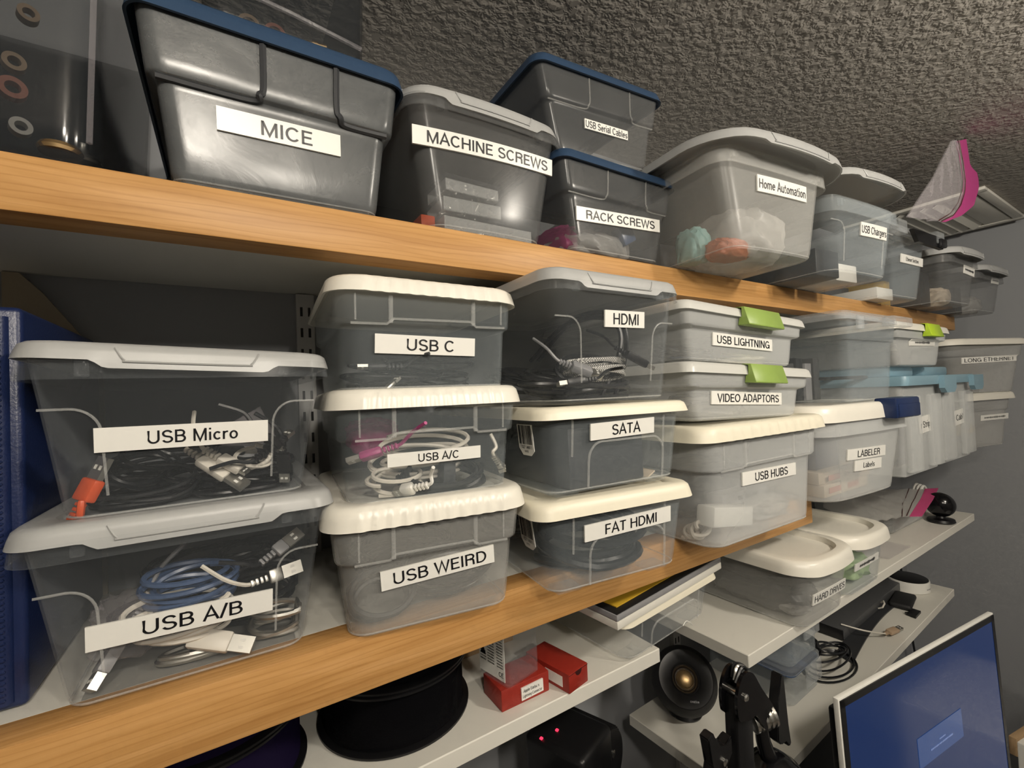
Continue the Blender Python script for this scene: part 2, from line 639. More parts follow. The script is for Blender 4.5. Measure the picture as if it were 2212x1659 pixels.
def make_bin(label, loc, rot, wb, wl, d, hb, ht, body='clear', lid='lid_grey', style='grey', r=.016, rl=.022, o=.02, bow=0.0, lbow=0.0, flap=None, flapd=.005, step=None, lidtilt=0.0, arch=True, rim=.0, ribs=None,
             group=None, name='storage_bin', cat='storage bin', lidr=None, lidover=None, roll=0.0, top_in=.011, lid_t=.0025, recess=.003, lidmat2=None, posts=True, lidz=0.0):
    """a moulded bin: tub and lid. wb base width, wl lid width, d depth, hb/ht underside and top of the lid rim"""
    B = Bin()
    B.root = thing(name, label, cat, loc, math.radians(rot), group, ry=math.radians(roll))
    B.wb, B.wl, B.d, B.hb, B.ht, B.o = wb, wl, d, hb, ht, o
    es = (wl - wb) / 2 - top_in * .75          # sideways growth at the rim
    ef = o - top_in * .55
    zs = step[0] if step else None
    st = step[1] if step else 0.0
    topz = hb + (ht - hb) * .5

    def ex(z):
        f = max(0, min(1, z / topz))
        a, b = es * f, ef * f
        if zs is not None:
            k = sstep(zs - .002, zs + .002, z)
            a, b = (es - st) * f + st * k, (ef - st) * f + st * k
        return a, b
    B.ex = ex

    def front(x, z):
        a, b = ex(z)
        hw = wb / 2 + a
        return -b - bow * (1 - (x / hw) ** 2)
    B.front = front
    zl = [0.0, .0015, .005, .010]
    n = 6
    for i in range(1, n + 1):
        zl.append(.010 + (topz - .010) * i / n)
    if zs is not None:
        zl += [zs - .003, zs - .001, zs + .001, zs + .003]
    zl = sorted(z for z in zl if z <= topz)
    outer, inner = [], []
    t = .0014
    yfun = None
    for z in zl:
        a, b = ex(z)
        c = .006 if z == 0 else (.0025 if z < .002 else (.0008 if z < .006 else 0))
        outer.append(ring_pts(wb / 2 + a - c, -b + c, d + b - c, r - c * .5, z, bow))
        inner.append(ring_pts(wb / 2 + a - c - t, -b + c + t, d + b - c - t, r - c * .5 - t * .5, max(z, t * 1.2) if z > .001 else t, bow))
    bm = bmesh.new()
    rings = outer + inner[::-1]
    loft(bm, rings)
    # moulded details on the front of the tub
    if arch == 'corner':
        for s in (-1, 1):
            zt = hb * .72
            pts = []
            hwz = wb / 2 + ex(zt)[0]
            x0, x1 = hwz - .002, hwz - wb * .22
            for k in range(5):
                pts.append((s * (x0 - (x0 - x1 - .018) * k / 4), zt))
            for k in range(1, 9):
                a = PI / 2 * k / 8
                pts.append((s * (x1 + .018 - .018 * math.sin(a)), zt - .02 + .02 * math.cos(a)))
            for k in range(1, 6):
                pts.append((s * (x1 - .002 * k / 5), zt - .02 - (zt * .55) * k / 5))
            tube(bm, [(x, front(x, z) - .0002, z) for x, z in pts], .0010, 5, mi=1)
    if arch == 'door':
        xo = .012
        pts = []
        zt = hb * .66
        wd = wb * .30
        for k in range(9):
            pts.append((xo - wd, .004 + (zt - .02 - .004) * k / 8))
        for k in range(1, 7):
            a = PI / 2 * k / 6
            pts.append((xo - wd + .018 - .018 * math.cos(a), zt - .02 + .02 * math.sin(a)))
        for k in range(1, 9):
            pts.append((xo - wd + .018 + (2 * wd - .036) * k / 8, zt))
        for k in range(1, 7):
            a = PI / 2 * k / 6
            pts.append((xo + wd - .018 + .018 * math.sin(a), zt - .02 + .02 * math.cos(a)))
        for k in range(1, 8):
            pts.append((xo + wd, zt - .02 - (zt - .024) * k / 7))
        tube(bm, [(x, front(x, z) - .0003, z) for x, z in pts], .0014, 5, mi=1)
        for s in (-1, 1):
            tube(bm, [(s * wb * .36, front(s * wb * .36, hb * q) - .0003, hb * q) for q in (.98, .8, .62, .5)], .0013, 5, mi=1)
        for s in (-1, 1):
            for q in (.018, d - .03):
                b0 = s * (wb / 2 - .028)
                bbox(bm, b0 - .016, b0 + .016, q - .010, q + .014, -.0035, .0012, .0012)
    if ribs == 'band':
        for s in (-1, 1):
            x = s * wb * .25
            tube(bm, [(x, front(x, z) - .0004, z) for z in (zs + .002, zs + (hb - zs) * .5, hb)], .0022, 6, mi=1)
            x = s * wb * .44
            tube(bm, [(x, front(x, z) - .0001, z) for z in (zs + .004, zs + (hb - zs) * .5, hb)], .0010, 5, mi=1)
        pts = []
        for k in range(25):
            x = (-1 + 2 * k / 24) * wb * .465
            z = zs + .001 + (.005 if abs(x) < wb * .25 else 0)
            pts.append((x, front(x, z) - .0006, z))
        tube(bm, pts, .0013, 5, mi=1)
    if posts:
        for s in (-1, 1):
            x = s * wl * .31
            yb_ = front(x, hb)
            bbox(bm, x - .004, x + .004, yb_ - .0045, yb_ + .001, hb - .010, hb + .002, .001)
            bbox(bm, x - s * .011 - .0008, x - s * .011 + .0008, yb_ - .004, yb_ + .001, hb - .007, hb + .002, .0004)
    if rim:
        a, b = ex(topz)
        z0, z1 = hb - rim, hb + .002
        loft(bm, [ring_pts(wb / 2 + a + k, -b - k, d + b + k, r + k, z, bow) for z, k in ((z1, .0), (z1, .006), (z0, .0075), (z0, .006), (z1 - .002, .005))], cap0=False, cap1=False)
    base = ring_pts(wb / 2 - .0006, .0006, d - .0006, r, .0042, bow)
    tube(bm, base, .0009, 5, True, mi=1)
    B.body = finish(bm, 'body', [body, 'moulded_edge'], B.root)
    # lid
    bm = bmesh.new()
    hw, yf, yb = wl / 2, -o, d + o
    fw = flap if flap else 0
    sh = min(.012, wl * .05)

    def zf(x, f):
        if not fw or f < .999:
            return 0.0
        return -flapd * (1 - sstep(fw - sh / 2, fw + sh / 2, abs(x)))
    yfun = None
    if ribs:
        def yfun(x):
            if abs(x) > wl * .36:
                return 0
            return -.0011 * (1 + math.cos(2 * PI * x / (wl / 15)))
    e = .003
    H = ht - hb
    rs = [ring_pts(hw, yf, yb, rl, hb, lbow, zf, yfun),
          ring_pts(hw - .0015, yf + .0015, yb - .0015, rl, hb + H * .45, lbow, None, yfun),
          ring_pts(hw - e, yf + e, yb - e, rl, ht - H * .22, lbow, None, (lambda x: yfun(x) * .8) if yfun else None),
          ring_pts(hw - e * 2, yf + e * 2, yb - e * 2, rl, ht - H * .05, lbow, None, (lambda x: yfun(x) * .4) if yfun else None),
          ring_pts(hw - e * 3.2, yf + e * 3.2, yb - e * 3.2, rl, ht, lbow),
          ring_pts(hw - .022, yf + .022, yb - .022, rl, ht, lbow),
          ring_pts(hw - .025, yf + .025, yb - .025, rl, ht - recess, lbow)]
    ti = lid_t
    low = [ring_pts(hw - .025, yf + .025, yb - .025, rl, ht - recess - ti, lbow),
           ring_pts(hw - e * 3.2 - ti, yf + e * 3.2 + ti, yb - e * 3.2 - ti, rl - ti, ht - ti * 1.2, lbow),
           ring_pts(hw - e - ti, yf + e + ti, yb - e - ti, rl - ti, hb + H * .5, lbow),
           ring_pts(hw - ti, yf + ti, yb - ti, rl - ti, hb, lbow, zf)]
    R = loft(bm, rs + low, cap0=False, cap1=False)
    n = len(R[0])
    for k in range(n):
        bm.faces.new((R[-1][k], R[-1][(k + 1) % n], R[0][(k + 1) % n], R[0][k]))
    # close the recess top and the underside
    bm.faces.new([bm.verts.new(v.co) for v in R[len(rs) - 1]])
    bm.faces.new([bm.verts.new(v.co) for v in R[len(rs)]][::-1])
    # (the two sheets between recess and underside are one solid edge)

    def lfront(x, z):
        f = (z - hb) / H
        return yf - lbow * (1 - (x / hw) ** 2) + .0015 * max(0, min(1, f / .45)) + (e * 1.0) * max(0, f - .45)
    B.lfront = lfront
    if fw and style == 'grey':
        pts = []
        q = fw - .012
        zt, zb = hb + H * .72, hb - flapd * .1
        for x, z in ((-q - .002, zt), (-q, zt - H * .3), (-q + .004, zb + .001), (-q + .010, zb), (q - .010, zb), (q - .004, zb + .001), (q, zt - H * .3), (q + .002, zt)):
            pts.append((x, z))
        cur = smoothcurve([(x, 0, z) for x, z in pts], 5)
        tube(bm, [(p.x, lfront(p.x, p.z) - .0002, p.z) for p in cur], .0008, 5)
    bmesh.ops.remove_doubles(bm, verts=bm.verts, dist=1e-6)
    B.lid = finish(bm, 'lid', lid, B.root, smooth=40)
    if lidtilt or lidz:
        B.lid.rotation_euler = (0, math.radians(lidtilt), 0)
        z = (hb + ht) / 2
        B.lid.location = (-z * math.sin(math.radians(lidtilt)), 0, z * (1 - math.cos(math.radians(lidtilt))) + lidz)
    B.mat = Matrix.Translation(Vector(loc)) @ Euler((0, math.radians(roll), math.radians(rot))).to_matrix().to_4x4()
    return B


def stick(B, xc, zc, w, h, roll, text=None, **k):
    return sticker(B.root, B.front, xc, zc, w, h, math.radians(roll), text, **k)


# ------------------------------------------------------------------ contents
def centred(bm):
    lo = [min(v.co[i] for v in bm.verts) for i in range(3)]
    hi = [max(v.co[i] for v in bm.verts) for i in range(3)]
    c = Vector(((lo[0] + hi[0]) / 2, (lo[1] + hi[1]) / 2, lo[2]))
    for v in bm.verts:
        v.co -= c
    return c


def loose(B, bm, name, mats, label, cat, group=None, smooth=40):
    """a thing lying in bin B: mesh given in the bin's own coordinates"""
    if B is not None:
        for v in bm.verts:
            v.co = B.mat @ v.co
    c = centred(bm)
    return tag(finish(bm, name, mats, None, c, smooth=smooth), label, cat, group)


def coil_pts(cx, cy, cz, R, turns, rr, seed=1, ell=.55, tilt=0.0, yaw=0.0, per=26, hgt=.012):
    r = random.Random(seed)
    ph = r.uniform(0, 6.28)
    mat = Matrix.Rotation(yaw, 4, 'Z') @ Matrix.Rotation(tilt, 4, 'X')
    pts = []
    n = int(turns * per)
    f1, f2 = r.uniform(.3, .5), r.uniform(.6, .9)
    for k in range(n + 1):
        a = 2 * PI * k / per + ph
        q = R * (1 + .10 * math.sin(a * f1 + 1) + .07 * math.sin(a * f2))
        v = Vector((q * math.cos(a), q * ell * math.sin(a), hgt * math.sin(a * .37 + ph) + hgt * k / n))
        pts.append(mat @ v + Vector((cx, cy, cz)))
    zmin = rr + .0022
    for p in pts:
        if p.z < zmin:
            p.z = zmin
    return pts


def coil(B, cx, cy, cz, R, turns, rr, mat='black_cable', label='', group=None, name='coiled_cable', clampy=True, **k):
    pts = coil_pts(cx, cy, cz, R, turns, rr, **k)
    if clampy:
        for p in pts:
            lim = B.wb / 2 + B.ex(p.z)[0] - rr - .003
            p.x = max(-lim, min(lim, p.x))
            p.y = max(B.front(p.x, p.z) + rr + .003, p.y)
    bm = bmesh.new()
    tube(bm, pts, rr, 6)
    return loose(B, bm, name, mat, label, 'cable', group)


def plug(B, x, y, z, yaw, pitch, roll, body_mat, label, shell=(.012, .0046, .018), body=(.0155, .0078, .030), tail=.05, name='cable_plug', cablemat=None, micro=False):
    """a moulded plug with its metal shell and a stub of cable, pointing along +x before turning"""
    w = B.mat if B is not None else Matrix.Identity(4)
    m = w @ Matrix.Translation((x, y, z)) @ Euler((roll, pitch, yaw)).to_matrix().to_4x4()
    t = bpy.data.objects.new(name, None)
    COL.objects.link(t)
    t.matrix_world = m
    t.empty_display_size = .01
    tag(t, label, 'plug')
    bm = bmesh.new()
    bbox(bm, -body[2], 0, -body[0] / 2, body[0] / 2, -body[1] / 2, body[1] / 2, .002)
    for k in range(4):
        bbox(bm, -body[2] - .004 * (k + 1), -body[2] - .004 * k - .0012, -.0032, .0032, -.0028, .0028, .0008)
    finish(bm, 'grip', body_mat, t)
    bm = bmesh.new()
    box(bm, 0, shell[2], -shell[0] / 2, shell[0] / 2, -shell[1] / 2, shell[1] / 2)
    for s in (-1, 1):
        box(bm, shell[2] * .42, shell[2] * .62, s * shell[0] * .22 - .0012, s * shell[0] * .22 + .0012, shell[1] / 2, shell[1] / 2 + .0003, 1)
        box(bm, shell[2] * .42, shell[2] * .62, s * shell[0] * .22 - .0012, s * shell[0] * .22 + .0012, -shell[1] / 2 - .0003, -shell[1] / 2, 1)
    finish(bm, 'metal_shell', ['dull_steel', 'white'], t, smooth=0)
    if tail:
        bm = bmesh.new()
        tube(bm, smoothcurve([(-body[2] - .010, 0, 0), (-body[2] - .02, .001, .001), (-body[2] - tail * .7, tail * .22, .006), (-body[2] - tail, tail * .6, .004)], 6), .0019, 6)
        finish(bm, 'cord', cablemat or body_mat, t)
    return t


def carton(B, x0, x1, y0, y1, z0, z1, mat, label, cat='box', name='small_box', yaw=0.0, pitch=0.0, bev=.002, group=None):
    bm = bmesh.new()
    c = Vector(((x0 + x1) / 2, (y0 + y1) / 2, z0))
    m = Matrix.Translation(c) @ Euler((0, pitch, yaw)).to_matrix().to_4x4() @ Matrix.Translation(-c)
    bbox(bm, x0, x1, y0, y1, z0, z1, bev, mat=m)
    return loose(B, bm, name, mat, label, cat, group)


def crumple(B, cx, cy, cz, sx, sy, sz, mat, label, seed=1, cat='plastic bag', name='plastic_bag', group=None, sub=4):
    """a loosely folded bag: a pinched, faceted pillow"""
    r = random.Random(seed)
    bm = bmesh.new()
    bmesh.ops.create_icosphere(bm, subdivisions=sub, radius=1)
    ks = [(r.uniform(2, 8), r.uniform(2, 8), r.uniform(2, 8), r.uniform(0, 6)) for _ in range(7)]
    for v in bm.verts:
        d = v.co.normalized()
        q = 1
        for a, b, c, p in ks:
            q += .10 * abs(math.sin(a * d.x + b * d.y + c * d.z + p)) ** .7 - .05
        s = [math.copysign(abs(t) ** .7, t) for t in d]
        v.co = Vector((cx + s[0] * sx * q, cy + s[1] * sy * q, max(.0046, cz + s[2] * sz * q)))
    return loose(B, bm, name, mat, label, cat, group, smooth=60)

# ------------------------------------------------------------------ camera (a wide phone lens, level with the gap between the shelves)
cam = bpy.data.cameras.new('camera')
cam.sensor_width = 36
cam.lens = 977.83 / 2212 * 36
cam.clip_start = .01
co = bpy.data.objects.new('camera', cam)
COL.objects.link(co)
Rw = Matrix(((0.84539122, -0.02264928, 0.53366721), (-0.53256689, 0.04106644, 0.84539107), (-0.04106331, -0.99889967, 0.02265495)))
co.matrix_world = Matrix(((Rw[0][0], -Rw[0][1], -Rw[0][2], 0), (Rw[1][0], -Rw[1][1], -Rw[1][2], 0), (Rw[2][0], -Rw[2][1], -Rw[2][2], 0), (0, 0, 0, 1)))
SC.camera = co

# ------------------------------------------------------------------ the room
YW, XW, ZC, ZF = .7624, 2.42, .55, -1.62
XL, YN = -1.5, -2.3


def slab(name, x0, x1, y0, y1, z0, z1, mat):
    bm = bmesh.new()
    box(bm, x0, x1, y0, y1, z0, z1)
    return tag(finish(bm, name, mat, smooth=0), kind='structure')


slab('floor', XL, XW, YN, YW, ZF - .05, ZF, 'carpet')
slab('ceiling', XL, XW, YN, YW, ZC, ZC + .05, 'ceiling')
slab('wall_back', XL, XW, YW, YW + .08, ZF, ZC, 'wall')
slab('wall_right', XW, XW + .08, YN, YW + .08, ZF, ZC, 'wall')
slab('wall_left', XL - .08, XL, YN, YW + .08, ZF, ZC, 'wall_far')
slab('wall_front', XL, XW, YN - .08, YN, ZF, ZC, 'wall_far')

# ceiling vent by the right wall
vt = thing('ceiling_vent', 'pale louvred vent set in the ceiling near the right wall', 'vent', (2.12, .536, ZC))
bm = bmesh.new()
for a in ((-.245, -.215, -.18, .18), (.215, .245, -.18, .18), (-.215, .215, -.18, -.155), (-.215, .215, .155, .18)):
    bbox(bm, a[0], a[1], a[2], a[3], -.010, -.0005, .002)
bbox(bm, -.214, .214, -.150, -.085, -.008, -.0005, .002)
finish(bm, 'frame', 'shelf_white', vt)
for k in range(8):
    bm = bmesh.new()
    y = -.068 + k * .031
    box(bm, -.214, .214, -.0145, .0145, -.001, .001, mat=Matrix.Translation((0, y, -.009)) @ Matrix.Rotation(math.radians(-30), 4, 'X'))
    finish(bm, 'slat', 'shelf_white', vt, smooth=0)
bm = bmesh.new()
box(bm, -.214, .214, -.155, .155, -.0012, -.0006)
finish(bm, 'duct_opening', 'charcoal', vt, smooth=0)

# ------------------------------------------------------------------ shelves
ZL, ZU = -.2277, .1866          # tops of the two long wood-fronted shelves
D = .456                         # their front edge


def long_shelf(name, label, ztop, x0, x1, zb, xt=None):
    t = thing(name, label, 'shelf', ((x0 + x1) / 2, D, ztop))
    h = (x1 - x0) / 2
    bm = bmesh.new()
    box(bm, -h, h, .0365, YW - D - .001, -.019, 0)
    finish(bm, 'board', 'shelf_white', t, smooth=0)
    bm = bmesh.new()
    xe = h if xt is None else xt - (x0 + x1) / 2
    bbox(bm, -h, xe, 0, .0362, zb - ztop, .0005, .0012, 2)
    finish(bm, 'wooden_edging', 'wood', t)
    return t


us = long_shelf('upper_shelf', 'upper white shelf with a wooden front edge, close under the ceiling', ZU, -1.2, 1.95, .1448)
ls = long_shelf('lower_shelf', 'white shelf with a wooden front edge carrying the stacked clear bins', ZL, -1.2, 2.22, -.2808, .985)


def wall_standard(x, z0, z1, label):
    t = thing('shelf_standard', label, 'shelf standard', (x, YW, 0))
    bm = bmesh.new()
    box(bm, -.0125, .0125, -.011, -.0002, z0, z1)
    finish(bm, 'rail', 'bracket', t, smooth=0)
    bm = bmesh.new()
    z = z0 + .02
    while z < z1 - .02:
        for s in (-1, 1):
            box(bm, s * .0055 - .0018, s * .0055 + .0018, -.0113, -.0109, z, z + .014)
        z += .032
    finish(bm, 'slots', 'black', t, smooth=0)
    return t


wall_standard(.105, -.24, .166, 'white slotted wall rail behind the bin marked USB C')
wall_standard(.535, -1.0, -.45, 'white slotted wall rail below the shelf with the red boxes')
wall_standard(.924, -1.0, -.46, 'white slotted wall rail behind the round black speaker')


def white_shelf(name, label, loc, ln, dp, th, yaw, tilt):
    bm = bmesh.new()
    bbox(bm, 0, ln, 0, dp, -th, 0, .0012, 1)
    o = tag(finish(bm, name, 'shelf_white'), label, 'shelf')
    o.location = loc
    o.rotation_euler = (0, math.radians(-tilt), math.radians(yaw))
    return o


ZR, ZA, ZB = -.42, -.453, -.675
white_shelf('white_shelf', 'white shelf holding the red boxes and the filament spools', (-.75, .509, ZR), 1.333, .252, .022, 0, 0)
TA = .75
white_shelf('white_shelf', 'white shelf by the right wall holding the two rounded white lidded bins', (.728, .448, ZA), 1.26, .312, .022, 0, TA)
white_shelf('white_shelf', 'lowest white shelf with the round speaker and the coiled black cables', (.704, .440, ZB), 1.235, .255, .022, 2.5, 0)


def zA(x):
    return ZA + (x - .728) * math.tan(math.radians(TA))


# ------------------------------------------------------------------ stacked bins on the lower shelf
b_ab = make_bin('clear grey-lidded bin marked USB A/B, at the foot of the first stack', (-.026, .475, ZL), -.8, .166, .2245, .252, .131, .1455, 'clear', 'lid_grey', flap=.062, flapd=.006, o=.022, arch='corner', rim=.012)
stick(b_ab, -0.0056, 0.0540, 0.1253, 0.0195, -1.4, 'USB A/B', tw=0.0689, th=0.0117, toff=(0.0050, 0))
b_mi = make_bin('clear bin marked USB Micro with a grey lid, top of the first stack', (-.0235, .4725, -.0848), 1.0, .167, .2175, .262, .121, .135, 'clear', 'lid_grey', flap=.058, flapd=.006, o=.022, arch='corner', rim=.012, lidtilt=2.2)
stick(b_mi, -0.0043, 0.0620, 0.1170, 0.0189, -0.6, 'USB Micro', tw=0.0625, th=0.0104, toff=(0.0043, 0))
b_we = make_bin('frosted bin marked USB WEIRD with a ribbed white lid, foot of the second stack', (.1745, .4385, ZL), -8.0, .166, .212, .24, .1075, .129, 'frost', 'lid_white', style='rib', ribs='band', step=(.073, .004), o=.02, r=.02, rl=.03, posts=False)
stick(b_we, 0.0045, 0.0571, 0.1166, 0.0190, 3.2, 'USB WEIRD', tw=0.0968, th=0.0118, toff=(0.0012, 0))
b_ac = make_bin('clear bin marked USB A/C with a ribbed white lid, middle of the second stack', (.179, .4385, -.1029), -6.0, .168, .206, .22, .0945, .1135, 'clear_cool', 'lid_white', style='rib', ribs='band', step=(.064, .004), o=.02, r=.02, rl=.03, posts=False)
stick(b_ac, 0.0000, 0.0435, 0.0971, 0.0129, 0.3, 'USB A/C', tw=0.0432, th=0.0080, toff=(0.0029, 0))
b_c = make_bin('clear bin marked USB C with a ribbed white lid, top of the second stack', (.179, .436, .0074), -4.0, .172, .203, .20, .0925, .1095, 'clear_cool', 'lid_white', style='rib', ribs='band', step=(.064, .004), o=.02, r=.02, rl=.03, posts=False, lidtilt=1.2)
stick(b_c, -0.0060, 0.0453, 0.1038, 0.0186, -1.5, 'USB C', tw=0.0506, th=0.0115, toff=(0.0036, 0))
b_fh = make_bin('clear bin marked FAT HDMI with a cream lid, foot of the third stack', (.389, .394, ZL + .0035), -6.4, .186, .234, .33, .0875, .105, 'clear_cool', 'lid_cream', style='cream', arch='door', o=.018, r=.018, rl=.022, posts=False, top_in=.016)
stick(b_fh, 0.0112, 0.0664, 0.1285, 0.0192, 1.8, 'FAT HDMI', tw=0.0784, th=0.0119, toff=(0.0026, 0))
b_sa = make_bin('clear bin marked SATA with a cream lid, middle of the third stack', (.392, .392, -.1145), -3.7, .194, .234, .33, .0850, .0985, 'clear_cool', 'lid_cream', style='cream', arch='door', o=.018, r=.018, rl=.022, posts=False, top_in=.016)
stick(b_sa, 0.0032, 0.0690, 0.0980, 0.0192, 1.2, 'SATA', tw=0.0441, th=0.0123, toff=(0.0039, 0))
b_hd = make_bin('clear bin marked HDMI with a pale grey lid, top of the third stack', (.394, .390, -.0135), 0, .176, .220, .31, .1335, .149, 'clear', 'lid_grey', style='grey', flap=.062, flapd=.006, o=.018, arch='corner', rim=.010)
stick(b_hd, 0.0085, 0.0970, 0.0655, 0.0195, 1.1, 'HDMI', tw=0.0432, th=0.0129, toff=(0.0013, 0))
b_hu = make_bin('frosted bin marked USB HUBS with a ribbed cream lid, foot of the fourth stack', (.696, .3845, ZL), 0, .268, .350, .35, .152, .1735, 'frost_light', 'lid_cream', style='rib', ribs='band', step=(.108, .006), o=.02, r=.026, rl=.03, posts=False, top_in=.02)
stick(b_hu, 0.0060, 0.0900, 0.1502, 0.0193, -0.9, 'USB HUBS', tw=0.0931, th=0.0124, toff=(0.0030, 0))


def latch_bin(label, loc, rot, wb, wl, hb, ht, latch, lx, lw, d=.30, lidmat='white_lid_thin', bodymat='frost_light', tilt=0.0, roll=0.0, o=.016, lh=.021):
    B = make_bin(label, loc, rot, wb, wl, d, hb, ht, bodymat, lidmat, style='latch', step=(hb - .020, .009), o=o, r=.012, rl=.016, posts=False, top_in=.010, lidtilt=tilt, roll=roll)
    # latch: a wedge clipped over the rim
    bm = bmesh.new()
    z0, z1 = hb - lh * .62, ht + .0015
    y = -o
    prof = [(y + .010, z1), (y - .0045, z1 - .001), (y - .0125, z0 + .002), (y - .0120, z0), (y + .006, z0 + .001), (y + .004, hb - .001), (y - .0012, hb), (y - .0012, ht - .0002), (y + .010, ht + .0002)]
    vs = []
    for s in (-1, 1):
        vs.append([bm.verts.new((lx + s * lw / 2, a, b)) for a, b in prof])
    n = len(prof)
    bm.faces.new(vs[0])
    bm.faces.new(vs[1][::-1])
    for i in range(n):
        bm.faces.new((vs[0][i], vs[1][i], vs[1][(i + 1) % n], vs[0][(i + 1) % n]))
    bmesh.ops.bevel(bm, geom=list(bm.edges), offset=.0008, segments=1, affect='EDGES')
    o_ = finish(bm, 'latch', latch, B.root, smooth=40)
    if tilt:
        o_.rotation_euler = B.lid.rotation_euler
        o_.location = B.lid.location
    return B


b_vi = latch_bin('frosted bin marked VIDEO ADAPTORS with a green latch, middle of the fourth stack', (.692, .400, -.0530), 0, .274, .345, .067, .0825, 'green', .012, .090, tilt=.6, roll=1.6)
stick(b_vi, -0.0100, 0.0316, 0.1895, 0.0195, -1.2, 'VIDEO ADAPTORS', tw=0.1668, th=0.0121, toff=(0.0023, 0))
b_li = latch_bin('frosted bin marked USB LIGHTNING with a green latch, top of the fourth stack', (.684, .400, .0320), 0, .274, .333, .068, .0825, 'green', .014, .098, tilt=.6, roll=1.8)
stick(b_li, -0.0070, 0.0333, 0.1591, 0.0189, -0.5, 'USB LIGHTNING', tw=0.1416, th=0.0117, toff=(0.0000, 0))

b_la = make_bin('clear bin marked LABELER with a white lid and dark blue latch', (1.066, .394, ZL), -3, .278, .388, .34, .153, .184, 'frost_light', 'lid_white', style='latch', o=.024, r=.045, rl=.05, posts=False, rim=.026, lbow=.006, bow=.006, top_in=.022)
stick(b_la, -0.0140, 0.0862, 0.1485, 0.0205, -1.5, 'LABELER', tw=0.0884, th=0.0127, toff=(0.0045, 0))
stick(b_la, -0.0090, 0.0630, 0.1055, 0.0205, -2.0, 'Labels', tw=0.0454, th=0.0103, toff=(0.0000, 0), ink='ink_soft')
bm = bmesh.new()
bbox(bm, .025, .128, -.050, -.012, .150, .190, .004)
bbox(bm, .030, .123, -.052, -.048, .152, .178, .0015)
finish(bm, 'latch', 'navy_latch', b_la.root)
b_cl = make_bin('clear lidded bin without any tape, standing on the bin marked LABELER', (1.093, .385, -.043), 0, .200, .262, .32, .158, .176, 'clear_cool', 'clear_lid', style='clear', step=(.120, .004), o=.014, r=.014, rl=.02, posts=False, top_in=.008)
bm = bmesh.new()
bbox(bm, .035, .135, -.034, -.012, .150, .170, .004)
finish(bm, 'handle', 'clear_lid', b_cl.root)
bm = bmesh.new()
bbox(bm, -.085, -.060, -.018, -.012, .140, .165, .002)
finish(bm, 'clip', 'clear_lid', b_cl.root)


def organizer(label, cx, w, y, htot, d, txt, group, latchx):
    B = Bin()
    B.root = thing('organizer_case', label, 'organizer case', (cx, y, ZL), 0, group)
    bm = bmesh.new()
    t = .0016
    hw = w / 2

    def rg(z, k, q=0):
        return ring_pts(hw - k, 0 + k - q, d - k, .012, z)
    zz = [0, .002, .02, .10, htot]
    outer = [ring_pts(hw - (.008 if z == 0 else .004 if z < .01 else .001 if z < .05 else 0), (.008 if z == 0 else .004 if z < .01 else 0), d, .012, z) for z in zz]
    inner = [ring_pts(hw - .003, .003, d - .003, .010, max(z, .003)) for z in zz]
    loft(bm, outer + inner[::-1])
    for s in (-1, 1):
        bbox(bm, s * hw * .62 - hw * .32, s * hw * .62 + hw * .32, -.011, .002, .012, htot - .035, .004)
    B.body = finish(bm, 'body', 'frost_light', B.root)
    bm = bmesh.new()
    loft(bm, [ring_pts(hw + .004, -.012, d + .004, .014, htot - .012), ring_pts(hw + .005, -.014, d + .005, .014, htot + .002), ring_pts(hw + .003, -.012, d + .003, .014, htot + .010)])
    bbox(bm, -hw * .82, hw * .60, .03, d - .04, htot + .009, htot + .034, .006)
    B.lid = finish(bm, 'lid', 'lid_pale_blue', B.root)
    bm = bmesh.new()
    prism(bm, [(latchx - .045, htot + .008), (latchx + .045, htot + .008), (latchx + .045, htot - .022), (latchx + .03, htot - .034), (latchx - .03, htot - .034), (latchx - .045, htot - .022)], -.024, -.013)
    finish(bm, 'latch', 'lid_pale_blue', B.root)
    B.front = lambda x, z: -.0002
    sticker(B.root, B.front, hw * .12 if txt[0] == 'r' else hw * .20, htot * .52, .070, .040, math.radians(3), txt, tw=.058, th=.016, ink='ink_soft')
    B.mat = Matrix.Translation((cx, y, ZL))
    B.wb, B.d = w, d
    B.ex = lambda z: (0, 0)
    return B


b_o1 = organizer('tall clear organizer with a pale blue lid, just behind the bin marked LABELER', 1.408, .228, .398, .222, .30, 'r Strip', 'pale blue lidded organizers', .13)
b_o2 = organizer('tall clear organizer with a pale blue lid, next to the bin marked LONG ETHERNET', 1.672, .268, .402, .222, .30, 'Cabl', 'pale blue lidded organizers', .125)
b_gt = latch_bin('small clear box with a lime latch, perched on the pale blue organizers', (1.425, .400, .0285), 0, .255, .365, .082, .1, 'lime', .035, .085, d=.26, lidmat='lid_white', bodymat='frost_light')
stick(b_gt, 0.0180, 0.0563, 0.1692, 0.0150, 1.0, None, scr=1, tw=0.1015, th=0.0075, toff=(0.0000, 0), ink='ink_soft')
b_le0 = make_bin('frosted bin with a white lid under the bin marked LONG ETHERNET', (2.015, .420, ZL), -12, .250, .330, .28, .150, .172, 'frost', 'lid_white', o=.024, r=.03, rl=.04, posts=False, step=(.115, .004), top_in=.02)
stick(b_le0, 0.0500, 0.0930, 0.1500, 0.0173, 0.0, None, scr=1, tw=0.1200, th=0.0086, toff=(0.0000, 0), ink='ink_soft')
b_le = make_bin('frosted bin marked LONG ETHERNET with a white lid, by the right wall', (2.02, .405, -.0565), -18, .255, .365, .28, .150, .170, 'frost', 'lid_white', o=.024, r=.03, rl=.05, posts=False, step=(.115, .004), top_in=.02)
stick(b_le, 0.0000, 0.1046, 0.2400, 0.0192, 1.2, 'LONG ETHERNET', tw=0.2208, th=0.0119, toff=(0.0000, 0), ink='ink_soft')

# ------------------------------------------------------------------ bins on the upper shelf


